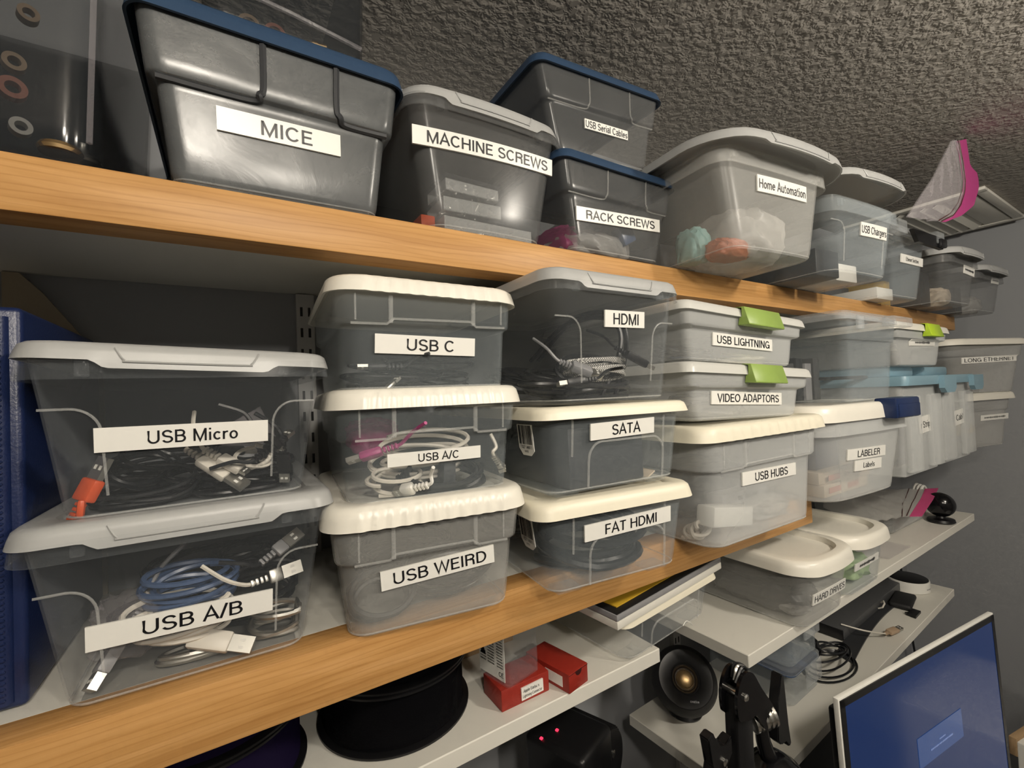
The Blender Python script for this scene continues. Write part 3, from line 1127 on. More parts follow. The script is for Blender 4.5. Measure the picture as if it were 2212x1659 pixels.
def tote(label, loc, rot, wb, wl, d, hb, ht, body, step, o, slots=True, vx=(-.23, .23), group=None, roll=0.0, r=.012):
    B = make_bin(label, loc, rot, wb, wl, d, hb, ht, body, 'lid_blue', style='tote', step=step, o=o, r=r, rl=.018, posts=False, top_in=.009, roll=roll)
    for s, q in ((-1, vx[0]), (1, vx[1])):
        bm = bmesh.new()
        x = q * wb
        zs = step[0]
        pts = [(x, hb), (x + s * .000, zs + .010), (x + s * .003, zs + .003), (x + s * .010, zs - .001), (s * (wb / 2 + B.ex(zs)[0] - .004), zs - .001)]
        cur = smoothcurve([(a, 0, b) for a, b in pts], 6)
        tube(bm, [(p.x, B.front(p.x, p.z) - .0002, p.z) for p in cur], .0030 if slots else .0010, 6)
        finish(bm, 'moulded_rib', 'charcoal' if slots else 'frost', B.root)
    return B


b_mc = tote('dusty smoke-grey tote marked MICE with a blue lid', (.0505, .458, ZU + .0002), 0, .170, .226, .30, .128, .147, 'smoke', (.082, .006), .024, vx=(-.10, .26))
stick(b_mc, -0.0020, 0.0598, 0.1008, 0.0198, 0.8, 'MICE', tw=0.0433, th=0.0123, toff=(0.0040, 0))
b_ms = make_bin('clear bin marked MACHINE SCREWS with a grey lid', (.268, .459, ZU + .0002), 0, .152, .213, .30, .133, .1475, 'grey_clear', 'lid_grey', flap=.06, flapd=.006, o=.020, arch=None, rim=.012, r=.018, rl=.03, bow=.005, lbow=.008)
stick(b_ms, -0.0046, 0.0948, 0.1838, 0.0192, 1.6, 'MACHINE SCREWS', tw=0.1608, th=0.0119, toff=(0.0037, 0))
b_rk = tote('smoke-grey tote marked RACK SCREWS with a dark blue lid', (.474, .452, ZU + .0002), 0, .166, .230, .16, .112, .127, 'grey_clear', (.074, .004), .018, slots=False, vx=(-.17, .28))
stick(b_rk, -0.0008, 0.0512, 0.1621, 0.0180, 3.0, 'RACK SCREWS', tw=0.1345, th=0.0112, toff=(0.0024, 0))
b_se = tote('smoke-grey tote marked USB Serial Cables, stacked under the ceiling', (.458, .455, ZU + .1315), 0, .172, .242, .20, .104, .119, 'grey_clear', (.066, .004), .018, slots=False, vx=(-.17, .28), roll=-4)
stick(b_se, 0.0030, 0.0455, 0.0822, 0.0127, -0.5, 'USB Serial Cables', tw=0.0797, th=0.0089, toff=(0.0000, 0), ink='ink_soft')
b_ho = make_bin('big clear bin marked Home Automation, jutting over the upper shelf edge', (.680, .343, ZU + .0002), -5, .186, .314, .40, .130, .1465, 'frost', 'lid_grey', flap=.075, flapd=.004, o=.030, arch=None, rim=.020, r=.020, rl=.06, bow=.004, lbow=.018, top_in=.046)
stick(b_ho, 0.0095, 0.0945, 0.1163, 0.0231, 1.1, 'Home Automation', tw=0.1105, th=0.0129, toff=(0.0000, 0), ink='ink_soft')
b_ch = make_bin('clear bin marked USB Chargers whose grey lid sits loose and raised', (.968, .345, ZU + .0002), -4, .190, .284, .40, .118, .134, 'clear_cool', 'lid_grey', flap=.075, flapd=.004, o=.030, arch='corner', rim=.022, r=.022, rl=.06, bow=.004, lbow=.016, top_in=.034, lidz=.033, lidtilt=-.8)
stick(b_ch, 0.0270, 0.0796, 0.0964, 0.0232, 1.5, 'USB Chargers', tw=0.0916, th=0.0130, toff=(0.0000, 0), ink='ink_soft')
b_sw = make_bin('clear box marked Ethernet Switches with a black snap latch', (1.350, .398, ZU + .0002), -3, .175, .275, .30, .138, .157, 'clear_cool', 'clear_lid', o=.026, arch=None, r=.03, rl=.03, posts=False, top_in=.028, lidtilt=1.2)
stick(b_sw, 0.0260, 0.0900, 0.1165, 0.0197, 0.0, 'Ethernet Switches', tw=0.0676, th=0.0089, toff=(0.0000, 0), ink='ink_soft')
bm = bmesh.new()
prism(bm, [(-.045, .146), (.125, .146), (.115, .118), (-.02, .120)], -.038, -.030)
bbox(bm, .085, .12, -.045, -.036, .120, .140, .003)
finish(bm, 'latch', 'black', b_sw.root)
for s in (-1, 1):
    bm = bmesh.new()
    bbox(bm, s * .10 - .022, s * .10 + .022, -.040, -.022, .128, .158, .003)
    finish(bm, 'lid_catch', 'clear_lid', b_sw.root)
b_g1 = make_bin('clear grey lidded bin with a small pale tape, behind the box with the black latch', (1.618, .368, ZU + .0002), -3, .180, .255, .36, .118, .136, 'grey_clear', 'lid_grey', flap=.08, o=.026, arch=None, rim=.02, r=.02, rl=.06, lbow=.012, top_in=.03)
stick(b_g1, 0.0550, 0.0900, 0.0715, 0.0217, -3.4, None, scr=1, tw=0.0608, th=0.0087, toff=(0.0000, 0), ink='ink_soft')
b_g2 = make_bin('clear grey lidded bin at the far end of the upper shelf', (1.93, .381, ZU + .0002), -3, .170, .280, .34, .112, .130, 'grey_clear', 'lid_grey', flap=.08, o=.026, arch=None, rim=.02, r=.02, rl=.06, lbow=.012, top_in=.03)
stick(b_g2, 0.0570, 0.0980, 0.0584, 0.0186, 0.6, None, scr=1, tw=0.0467, th=0.0074, toff=(0.0000, 0), ink='ink_soft')


def clear_case(label, loc, rot, w, d, h, lean, mat, name='storage_bin'):
    B = Bin()
    B.root = thing(name, label, 'storage bin', loc, math.radians(rot))
    bm = bmesh.new()
    zz = [0, .003, .012, .03, h * .4, h * .7, h]
    out, inn = [], []
    for z in zz:
        k = lean * z / h - (.006 if z == 0 else .0025 if z < .01 else 0)
        out.append(ring_pts(w / 2 + k, -k, d + k, .016, z))
        inn.append(ring_pts(w / 2 + k - .0022, -k + .0022, d + k - .0022, .014, max(z, .0025)))
    loft(bm, out + inn[::-1])
    B.body = finish(bm, 'body', mat, B.root)
    B.front = lambda x, z: -lean * z / h
    B.ex = lambda z: (lean * z / h, lean * z / h)
    B.wb, B.d = w, d
    B.mat = Matrix.Translation(loc) @ Matrix.Rotation(math.radians(rot), 4, 'Z')
    return B


b_dk = clear_case('shiny dark smoke-plastic bin at the left end of the upper shelf', (-.197, .463, ZU), 0, .222, .28, .26, .012, 'smoke_dark')
for sx in (-1, 1):
    bm = bmesh.new()
    tube(bm, [(sx * (.111 + .012 * z / .26), -.012 * z / .26 - .001, z) for z in (.02, .1, .2, .255)], .0022, 6)
    finish(bm, 'edge_bead', 'film', b_dk.root)
b_om = clear_case('clear bin full of brass fittings standing on the tote marked MICE', (.058, .452, ZU + .1445), 0, .136, .26, .19, .006, 'smoke_dark')
bm = bmesh.new()
tube(bm, [(-.06, -.0022, .036), (.0, -.0024, .030), (.064, -.0022, .020)], .0022, 6)
finish(bm, 'edge_bead', 'film', b_om.root)
sticker(b_om.root, b_om.front, .060, .105, .012, .035, 0)

# ------------------------------------------------------------------ what can be seen inside the bins
G_MI = 'black cables in the bin marked USB Micro'
for k, (x, y, z, R, tn, a, tl) in enumerate([(-.038, .045, .010, .036, 5, .2, .5), (-.045, .06, .028, .030, 4, 1.0, .7), (.055, .07, .010, .030, 4, -.4, .4), (.02, .09, .014, .048, 5, .5, .3), (.035, .05, .006, .036, 3, .1, .2), (-.02, .14, .012, .055, 6, .3, .3)]):
    coil(b_mi, x, y, z, R, tn, .0021, 'black_cable', 'black cable coiled in the tangle inside the bin marked USB Micro', G_MI, seed=k + 1, tilt=tl, yaw=a)
plug(b_mi, .024, .018, .021, -.55, .62, .5, 'white_cable', 'white plug pointing down at the middle of the bin marked USB Micro', tail=.0)
plug(b_mi, .034, .014, .026, -.5, .55, .4, 'white_cable', 'small white micro plug lying over the bigger white plug', shell=(.008, .003, .006), body=(.012, .008, .022), tail=.055)
coil(b_mi, .045, .03, .030, .014, 2, .002, 'white_cable', 'white cable looped beside the white plugs in the bin marked USB Micro', seed=4, tilt=.7)
plug(b_mi, -.068, .022, .030, .25, -1.15, .5, 'orange', 'orange plug with a bare steel end in the bin marked USB Micro', tail=.0, body=(.016, .009, .018))
carton(b_mi, -.078, -.073, .010, .016, .0022, .016, 'orange', 'orange sliver lying by the left wall of the bin marked USB Micro', 'cable end', 'cable_end', pitch=.1)
for k, (x, z, a, p) in enumerate([(.064, .044, .9, .6), (.071, .052, .6, -.5), (.071, .016, 1.4, 1.2), (.038, .041, .1, .15)]):
    plug(b_mi, x, .02 + .006 * k, z, a, p, .2, 'black', ['black plug with its steel tip raised, just right of the tape reading USB Micro', 'black plug standing high by the right wall of the bin marked USB Micro', 'black plug low by the right wall of the bin marked USB Micro', 'black plug just below the tape reading USB Micro'][k], shell=(.009, .0035, .010), body=(.012, .007, .022), tail=.04, cablemat='black_cable')
bm = bmesh.new()
vs = [bm.verts.new(v) for v in ((.010, .04, .058), (.052, .05, .082), (.066, .055, .050), (.030, .045, .036))]
vs2 = [bm.verts.new(v.co + Vector((.001, .004, .001))) for v in vs]
bm.faces.new(vs)
bm.faces.new(vs2[::-1])
for i in range(4):
    bm.faces.new((vs[i], vs[(i + 1) % 4], vs2[(i + 1) % 4], vs2[i]))
loose(b_mi, bm, 'plastic_bag', 'film', 'small clear bag behind the tape reading USB Micro', 'plastic bag', smooth=0)

G_AB = 'black cables in the bin marked USB A/B'
for k, (x, y, z, R, tn, a, tl) in enumerate([(.045, .08, .03, .040, 6, .3, .6), (.05, .12, .05, .035, 5, -.3, .5), (-.04, .10, .02, .035, 4, .6, .3), (.01, .15, .04, .06, 6, 0, .2)]):
    coil(b_ab, x, y, z, R, tn, .0024, 'black_cable', 'black cable coiled at the back of the bin marked USB A/B', G_AB, seed=k + 11, tilt=tl, yaw=a)
coil(b_ab, -.006, .05, .056, .034, 6, .0026, 'blue_cable', 'dull blue cable coil above the tape reading USB A/B', seed=21, tilt=.35)
coil(b_ab, -.012, .035, .036, .036, 5, .0024, 'white_cable', 'off-white cable coil behind the tape reading USB A/B', seed=22, tilt=.3)
coil(b_ab, .066, .04, .012, .026, 5, .0024, 'dull_steel', 'silvery cable coil in the right corner of the bin marked USB A/B', seed=23, tilt=.3)
coil(b_ab, .0, .035, .006, .030, 3, .0024, 'dull_steel', 'silvery cable lying on the floor of the bin marked USB A/B', seed=24, tilt=.05, ell=.3, hgt=.003)
plug(b_ab, .024, .016, .014, -.35, .28, .9, 'white_cable', 'white plug with a steel end, below the tape reading USB A/B', tail=.05, body=(.017, .010, .034), shell=(.0135, .005, .019))
plug(b_ab, -.066, .020, .016, -2.2, .75, .6, 'grey', 'grey plug slanting into the left corner of the bin marked USB A/B', tail=.06, body=(.014, .010, .04), shell=(.012, .007, .012))
plug(b_ab, .068, .03, .062, .2, -.1, 1.2, 'dull_steel', 'steel plug high by the right wall of the bin marked USB A/B', tail=.05, body=(.013, .007, .012), cablemat='white_cable')
plug(b_ab, .072, .035, .088, .5, -.4, .8, 'grey', 'small grey plug near the lid of the bin marked USB A/B', tail=.04, body=(.013, .007, .012), cablemat='black_cable')
crumple(b_ab, -.052, .05, .040, .022, .026, .022, 'film', 'crumpled clear bag at the left of the bin marked USB A/B', 5)

G_C = 'black cables in the bin marked USB C'
for k, (x, y, z, R, tn, a) in enumerate([(-.02, .06, .006, .05, 4, .3), (.03, .09, .012, .045, 4, -.3), (-.03, .14, .012, .05, 5, .8), (.02, .06, .020, .05, 2, .1)]):
    coil(b_c, x, y, z, R, tn, .0017, 'black_cable', 'thin black cable coiled in the bin marked USB C', G_C, seed=k + 31, tilt=.15, yaw=a)
plug(b_c, -.060, .02, .026, 3.0, 0, .3, 'charcoal', 'black plug with a brassy tip at the left of the bin marked USB C', shell=(.008, .003, .010), body=(.010, .006, .018), tail=.04)
plug(b_c, -.036, .014, .010, .5, -.6, 0, 'dull_steel', 'bright steel plug low in the bin marked USB C', shell=(.006, .003, .008), body=(.007, .005, .014), tail=.03, cablemat='black_cable')

coil(b_ac, .0, .045, .036, .050, 5, .0024, 'white_cable', 'cream cable coil behind the tape reading USB A/C', seed=41, tilt=.45, ell=.45)
coil(b_ac, -.034, .03, .014, .026, 3, .0022, 'white_cable', 'cream cable loop at the left of the bin marked USB A/C', seed=42, tilt=.6)
coil(b_ac, .016, .030, .010, .043, 9, .0028, 'black_cable', 'thick black cable bundle below the tape reading USB A/C', seed=43, tilt=.75, ell=.5, hgt=.010)
carton(b_ac, .010, .024, .006, .050, .006, .034, 'charcoal', 'dark strap round the thick black cable bundle', 'strap', 'cable_strap', pitch=.05)
plug(b_ac, -.070, .020, .046, 2.85, .25, .4, 'magenta', 'magenta plug with a steel tip in the bin marked USB A/C', shell=(.011, .0045, .013), body=(.014, .008, .022), tail=.05)
plug(b_ac, .080, .012, .022, .7, .7, 1.2, 'dull_steel', 'square steel plug tip at the right of the bin marked USB A/C', shell=(.009, .008, .006), body=(.008, .007, .008), tail=.03, cablemat='white_cable')
plug(b_ac, -.032, .010, .010, 2.4, .2, .9, 'white', 'white plug end showing at the foot of the bin marked USB A/C', shell=(.009, .006, .008), body=(.012, .009, .014), tail=.03)
crumple(b_ac, -.045, .10, .06, .024, .03, .018, 'magenta', 'dark pink bag at the back of the bin marked USB A/C', 9)

coil(b_we, -.048, .040, .022, .030, 3, .0030, 'black_cable', 'black cable loop at the lower left of the bin marked USB WEIRD', seed=51, tilt=1.0, ell=.75)
coil(b_we, .028, .055, .026, .045, 7, .0026, 'black_cable', 'black cable bundle at the right of the bin marked USB WEIRD', seed=52, tilt=.4)
coil(b_we, -.01, .12, .03, .055, 7, .0026, 'black_cable', 'black cable bundle at the back of the bin marked USB WEIRD', seed=53, tilt=.3)
carton(b_we, -.045, .045, .16, .20, .002, .07, 'charcoal', 'dark adapter box at the back of the bin marked USB WEIRD')

coil(b_fh, .018, .095, .014, .068, 6, .0052, 'black_cable', 'thick black cable coil in the bin marked FAT HDMI', seed=61, tilt=.22, ell=.9, hgt=.02)
coil(b_fh, -.01, .245, .014, .060, 5, .0052, 'black_cable', 'thick black cable coil at the back of the bin marked FAT HDMI', seed=62, tilt=.2, ell=.9, hgt=.02)
carton(b_sa, -.066, .052, .012, .16, .002, .072, 'charcoal', 'black drive caddy filling the bin marked SATA', 'drive caddy', 'drive_caddy', yaw=.03)
carton(b_sa, .056, .078, .016, .05, .002, .004, 'carton', 'scrap of cardboard at the right of the bin marked SATA', 'cardboard', 'cardboard_scrap', pitch=-.5)
for B, zt in ((b_fh, .063), (b_sa, .062)):
    def side(y, z, off, B=B):
        return Vector((-(B.wb / 2 + B.ex(z)[0]) - off, y, z))
    y0, y1, z0, z1 = .022, .056, zt - .019, zt + .017
    bm = bmesh.new()
    pts = [(y0, z1), (y1, z1), (y1, z0 + .008), (y1 - .008, z0), (y0 + .008, z0), (y0, z0 + .006)]
    fr_, bk_ = [bm.verts.new(side(y, z, .0008)) for y, z in pts], [bm.verts.new(side(y, z, .0002)) for y, z in pts]
    bm.faces.new(fr_)
    bm.faces.new(bk_[::-1])
    for i in range(6):
        bm.faces.new((fr_[i], fr_[(i + 1) % 6], bk_[(i + 1) % 6], bk_[i]))
    t = finish(bm, 'barcode_sticker', 'tape', B.root, smooth=0)
    bm = bmesh.new()
    r = random.Random(5)
    y = y0 + .003
    while y < y1 - .004:
        w_ = r.choice((.0006, .001, .0016))
        bm.faces.new([bm.verts.new(side(a_, b_, .0012)) for a_, b_ in ((y, zt - .006), (y + w_, zt - .006), (y + w_, zt + .016), (y, zt + .016))])
        y += w_ + r.choice((.0006, .001, .0014))
    finish(bm, 'barcode', 'ink', t, smooth=0)
    bm = bmesh.new()
    for txt, tw_, th_, dz in (('7 0327 14800 5', .027, .0036, -.0092), ('WHITE', .009, .0024, -.0142)):
        vs, fs = text_mesh(txt, tw_, th_)
        V = [bm.verts.new(side((y0 + y1) / 2 - u, v + zt + dz, .0012)) for u, v in vs]
        for f in fs:
            bm.faces.new([V[i] for i in f])
    finish(bm, 'lettering', 'ink', t, smooth=0, normals=False)

coil(b_hd, .012, .045, .038, .046, 5, .0026, 'braid', 'braided silvery cable coil in the bin marked HDMI', seed=71, tilt=-.3, ell=.35, hgt=.008)
G_HD = 'black cables in the bin marked HDMI'
for k, (x, y, z, R, tn, a, tl) in enumerate([(-.02, .09, .02, .055, 5, .2, .2), (.035, .10, .04, .038, 4, -.2, .9), (-.03, .17, .03, .05, 5, .5, .4), (.01, .05, .008, .055, 3, .1, .05)]):
    coil(b_hd, x, y, z, R, tn, .0030, 'black_cable', 'black cable coiled in the bin marked HDMI', G_HD, seed=k + 72, tilt=tl, yaw=a)
plug(b_hd, -.020, .022, .036, -.35, .35, .6, 'grey', 'pale grey plug at the middle of the bin marked HDMI', shell=(.012, .007, .014), body=(.015, .010, .026), tail=.05)
plug(b_hd, .074, .020, .046, -.2, .45, .3, 'black', 'black plug pressed against the right wall of the bin marked HDMI', shell=(.012, .005, .012), body=(.016, .010, .034), tail=.05, cablemat='black_cable')
plug(b_hd, -.060, .022, .024, 2.9, .1, .2, 'black', 'black plug with gold tips in the left corner of the bin marked HDMI', shell=(.010, .005, .010), body=(.014, .009, .024), tail=.04, cablemat='black_cable')
bm = bmesh.new()
tube(bm, smoothcurve([(.030, .06, .004), (.052, .05, .05), (.060, .048, .09), (.046, .06, .112), (.010, .10, .108), (-.02, .15, .06)], 8), .0034, 8)
tube(bm, smoothcurve([(.056, .06, .004), (.068, .052, .05), (.072, .05, .09), (.060, .06, .119), (.022, .10, .115), (-.005, .15, .06)], 8), .0034, 8)
loose(b_hd, bm, 'arched_cable', 'black_cable', 'black cable arching up under the lid of the bin marked HDMI', 'cable')

carton(b_hu, -.115, -.006, .018, .048, .016, .046, 'white', 'white power adapter block in the bin marked USB HUBS', 'adapter', 'power_adapter', yaw=.05, pitch=.16, bev=.004)
bm = bmesh.new()
bbox(bm, -.03, .10, .055, .085, .030, .052, .002)
for k in range(3):
    box(bm, .012 + k * .022, .024 + k * .022, .0546, .0552, .038, .045, 1)
loose(b_hu, bm, 'usb_hub', ['grey', 'black'], 'grey hub with three ports behind the white adapter block', 'hub')
coil(b_hu, -.112, .05, .012, .018, 4, .003, 'white_cable', 'white cable wad in the left corner of the bin marked USB HUBS', seed=81, tilt=1.0)
crumple(b_hu, .02, .15, .05, .08, .06, .045, 'charcoal', 'dark bundle at the back of the bin marked USB HUBS', 12, 'bundle', 'cable_bundle')
crumple(b_hu, .07, .055, .020, .045, .03, .016, 'film_milky', 'milky plastic bag at the right of the bin marked USB HUBS', 13)

for B, lab, sd in ((b_li, 'USB LIGHTNING', 91), (b_vi, 'VIDEO ADAPTORS', 95)):
    for k in range(3):
        coil(B, -.06 + .05 * k, .07 + .03 * k, .008 + .006 * k, .05, 4, .0022, ['black_cable', 'blue_cable', 'charcoal'][k], ['black', 'dull blue', 'dark grey'][k] + ' cable coil in the bin marked ' + lab, seed=sd + k, tilt=.2)
coil(b_li, .05, .035, .010, .055, 3, .0020, 'white_cable', 'white cable lying along the front of the bin marked USB LIGHTNING', seed=99, tilt=.1, ell=.3, hgt=.006)
crumple(b_vi, -.04, .05, .018, .06, .03, .014, 'film_milky', 'milky plastic bag in the bin marked VIDEO ADAPTORS', 17)

for k, (z0, z1, yw) in enumerate(((.002, .026, .04), (.0265, .050, -.03))):
    o_ = carton(b_la, -.10, .09, .03, .16, z0, z1, 'carton', ['lower buff carton lying in the bin marked LABELER', 'upper buff carton lying in the bin marked LABELER'][k], 'carton', 'carton', yaw=yw)
    bm = bmesh.new()
    for q in (-.06, .02):
        box(bm, -.02 + q, .03 + q, -.0658, -.0652, (z1 - z0) * .3, (z1 - z0) * .75)
    finish(bm, 'printed_band', 'carton_red', o_, smooth=0)
carton(b_la, -.085, .02, .05, .20, .051, .125, 'navy', 'dark blue label maker case in the bin marked LABELER', 'case', 'label_maker_case', yaw=.06)
for k in range(4):
    carton(b_cl, -.075 + k * .038, -.047 + k * .038, .12, .28, .002, .085 + .012 * (k % 2), ['grey_dark', 'charcoal', 'grey', 'grey_dark'][k], ['grey', 'black', 'pale grey', 'dark grey'][k] + ' folder standing in the bin above the one marked LABELER', 'folder', 'folder', bev=.001)
for B, nm in ((b_o1, 'nearer'), (b_o2, 'farther')):
    crumple(B, -.045, .09, .085, .045, .045, .075, 'film_milky', 'pale bag in the ' + nm + ' pale blue lidded organizer', 31 if nm == 'nearer' else 33)
    carton(B, .035, .10, .06, .2, .0045, .15, 'grey', 'grey block standing in the ' + nm + ' pale blue lidded organizer', 'block', 'grey_block')
coil(b_le, .0, .10, .02, .09, 6, .004, 'grey', 'grey cable coil in the bin marked LONG ETHERNET', seed=111, tilt=.3)
coil(b_le0, -.05, .07, .03, .045, 5, .004, 'navy', 'dark blue cable coil in the bin below the one marked LONG ETHERNET', seed=112, tilt=.6)
coil(b_le0, .0, .06, .05, .04, 4, .003, 'yellow', 'yellow cable coil in the bin below the one marked LONG ETHERNET', seed=113, tilt=.6)

# small parts boxes in the bin of machine screws


def parts_case(B, x0, x1, y0, y1, z0, h, n, label, yaw=0.0, seed=1, mat='frost_light'):
    c = Vector(((x0 + x1) / 2, (y0 + y1) / 2, z0))
    m = B.mat @ Matrix.Translation(c) @ Matrix.Rotation(yaw, 4, 'Z')
    t = bpy.data.objects.new('parts_case', None)
    COL.objects.link(t)
    t.matrix_world = m
    tag(t, label, 'parts case')
    w, d = x1 - x0, y1 - y0
    bm = bmesh.new()
    tt = .0012
    bbox(bm, -w / 2, w / 2, -d / 2, d / 2, 0, tt, .0004)
    for a in ((-w / 2, -w / 2 + tt, -d / 2, d / 2), (w / 2 - tt, w / 2, -d / 2, d / 2), (-w / 2, w / 2, -d / 2, -d / 2 + tt), (-w / 2, w / 2, d / 2 - tt, d / 2)):
        box(bm, *a, tt, h * .7)
    for k in range(1, n):
        x = -w / 2 + w * k / n
        box(bm, x - .0005, x + .0005, -d / 2 + tt, d / 2 - tt, tt, h * .68)
    finish(bm, 'tray', mat, t, smooth=0)
    bm = bmesh.new()
    bbox(bm, -w / 2 - .001, w / 2 + .001, -d / 2 - .001, d / 2 + .001, h * .72, h, .0012)
    finish(bm, 'lid', 'clear', t)
    r = random.Random(seed)
    bm = bmesh.new()
    for k in range(n):
        for q in range(7):
            x = -w / 2 + w * (k + .5) / n + r.uniform(-.3, .3) * w / n
            y = r.uniform(-.4, .2) * d
            mm = Matrix.Translation((x, y, tt + .0028 + r.uniform(0, h * .35))) @ Euler((r.uniform(0, 3), r.uniform(0, 3), r.uniform(0, 3))).to_matrix().to_4x4()
            lathe(bm, [(.0011, -.005), (.0011, .004), (.0026, .004), (.0024, .0056), (.001, .006)], 8, mm)
    tag(finish(bm, 'screws', 'steel', t), kind='stuff')


parts_case(b_ms, -.054, .068, .012, .07, .002, .027, 6, 'long parts case of screws at the bottom of the bin marked MACHINE SCREWS', .02, 1)
parts_case(b_ms, -.050, .026, .016, .07, .0295, .024, 4, 'short parts case of screws in the middle of the pile, bin marked MACHINE SCREWS', -.03, 2)
parts_case(b_ms, -.048, .024, .018, .07, .0540, .020, 4, 'top parts case of screws in the bin marked MACHINE SCREWS', .03, 3)
carton(b_ms, -.074, -.056, .03, .12, .002, .026, 'orange', 'orange block in the left corner of the bin marked MACHINE SCREWS', 'block', 'orange_block')
crumple(b_rk, -.01, .06, .022, .055, .04, .020, 'film_milky', 'milky bag of screws in the bin marked RACK SCREWS', 41)
carton(b_rk, .025, .052, .012, .03, .030, .058, 'blue_cable', 'blue strip of tape on the milky bag in the bin marked RACK SCREWS', 'tape', 'blue_tape', pitch=-.5)
crumple(b_rk, -.058, .08, .028, .014, .045, .022, 'magenta', 'magenta bag along the left wall of the bin marked RACK SCREWS', 42)
crumple(b_ho, .025, .085, .045, .055, .055, .040, 'film_milky', 'big milky bag filling the bin marked Home Automation', 51)
crumple(b_ho, -.035, .055, .018, .030, .02, .014, 'orange_bag', 'orange bag in the bin marked Home Automation', 52)
crumple(b_ho, -.068, .09, .030, .018, .02, .024, 'teal', 'teal bag in the bin marked Home Automation', 53)
carton(b_ho, -.075, .075, .15, .34, .002, .055, 'grey_dark', 'dark box at the back of the bin marked Home Automation')
carton(b_ch, -.085, -.01, .03, .25, .002, .05, 'charcoal', 'black adapter block in the bin marked USB Chargers', 'adapter', 'power_adapter')
carton(b_ch, .0, .075, .04, .16, .002, .035, 'white', 'white charger block in the bin marked USB Chargers', 'adapter', 'power_adapter')
coil(b_ch, .02, .10, .045, .05, 5, .003, 'white_cable', 'white cable coil in the bin marked USB Chargers', seed=121, tilt=.3)
carton(b_sw, -.06, .02, .03, .13, .002, .03, 'white', 'white box at the left of the case marked Ethernet Switches')
carton(b_sw, -.06, .06, .14, .27, .002, .06, 'grey_dark', 'dark box at the back of the case marked Ethernet Switches')
carton(b_g1, -.08, -.02, .05, .25, .002, .09, 'charcoal', 'black block in the grey lidded bin behind the latched box', 'block', 'black_block')
crumple(b_g1, .035, .08, .03, .03, .045, .024, 'carton', 'buff bundle in the grey lidded bin behind the latched box', 61, 'bundle', 'bundle')
carton(b_g2, -.06, -.01, .05, .25, .002, .085, 'charcoal', 'black block in the bin at the far end of the upper shelf', 'block', 'black_block')
crumple(b_g2, .03, .08, .03, .035, .05, .028, 'film_milky', 'milky bag in the bin at the far end of the upper shelf', 62)
carton(None, 1.455, 1.490, .47, .56, ZU + .0003, ZU + .07, 'yellow', 'yellow block between the latched box and the next grey lidded bin', 'block', 'yellow_block')

# rings, knobs and brass parts behind the shiny dark plastic
for x, z, r_, mt, lab in ((.076, .116, .0062, 'tan', 'tan ring near the top of the dark plastic bin'), (.068, .076, .0066, 'tan', 'tan ring halfway up the dark plastic bin'), (.067, .056, .0080, 'carton_red', 'reddish ring in the dark plastic bin'), (.071, .028, .0064, 'white', 'white ring low in the dark plastic bin')):
    bm = bmesh.new()
    m = Matrix.Translation((x, .012, z)) @ Matrix.Rotation(PI / 2, 4, 'X') @ Matrix.Rotation(.35, 4, 'Y')
    lathe(bm, [(r_ * .55, -.004), (r_, -.004), (r_, .004), (r_ * .55, .004), (r_ * .55, -.004)], 24, m, cap=False)
    loose(b_dk, bm, 'ring', mt, lab, 'ring')
for x, y, z, mt, lab, nm in ((.098, .05, .024, 'dull_steel', 'steel knob in the lower right corner of the dark plastic bin', 'knob_fitting'), (.093, .010, .012, 'gold', 'amber disc at the bottom corner of the dark plastic bin', 'amber_disc')):
    bm = bmesh.new()
    lathe(bm, [(.0115, 0), (.0125, .002), (.0115, .005), (.006, .007), (.0035, .014), (.0045, .017), (.001, .018)] if 'knob' in nm else [(.006, 0), (.0125, .0005), (.0135, .003), (.012, .006), (.007, .005)], 24, Matrix.Translation((x, y, z)))
    loose(b_dk, bm, nm, mt, lab, 'fitting')
for k, (x, z) in enumerate(((.024, .020), (.026, .011))):
    bm = bmesh.new()
    m = Matrix.Translation((x, .014, z)) @ Matrix.Rotation(PI / 2, 4, 'Y') @ Matrix.Rotation(.15, 4, 'X')
    lathe(bm, [(.001, -.010), (.0028, -.010), (.0028, -.003), (.0036, -.003), (.0036, .002), (.0028, .002), (.0028, .010), (.001, .010)], 16, m)
    loose(b_om, bm, 'brass_fitting', 'gold', ['upper brass fitting in the bin on the tote marked MICE', 'lower brass fitting in the bin on the tote marked MICE'][k], 'fitting')
for k, (x, mt) in enumerate(((-.033, 'tan'), (-.012, 'carton_red'))):
    bm = bmesh.new()
    m = Matrix.Translation((x, .014, .014)) @ Matrix.Rotation(PI / 2, 4, 'X')
    lathe(bm, [(.006, -.003), (.009, -.003), (.009, .006), (.006, .006), (.006, -.003)], 20, m, cap=False)
    loose(b_om, bm, 'ring', mt, ['tan ring in the bin on the tote marked MICE', 'reddish ring in the bin on the tote marked MICE'][k], 'ring')


# ------------------------------------------------------------------ zip bags
def along(line, v):
    P = [Vector(p) for p in line]
    L = [0]
    for i in range(1, len(P)):
        L.append(L[-1] + (P[i] - P[i - 1]).length)
    d = v * L[-1]
    for i in range(1, len(P)):
        if d <= L[i] + 1e-9:
            return P[i - 1].lerp(P[i], (d - L[i - 1]) / max(1e-9, L[i] - L[i - 1]))
    return P[-1]


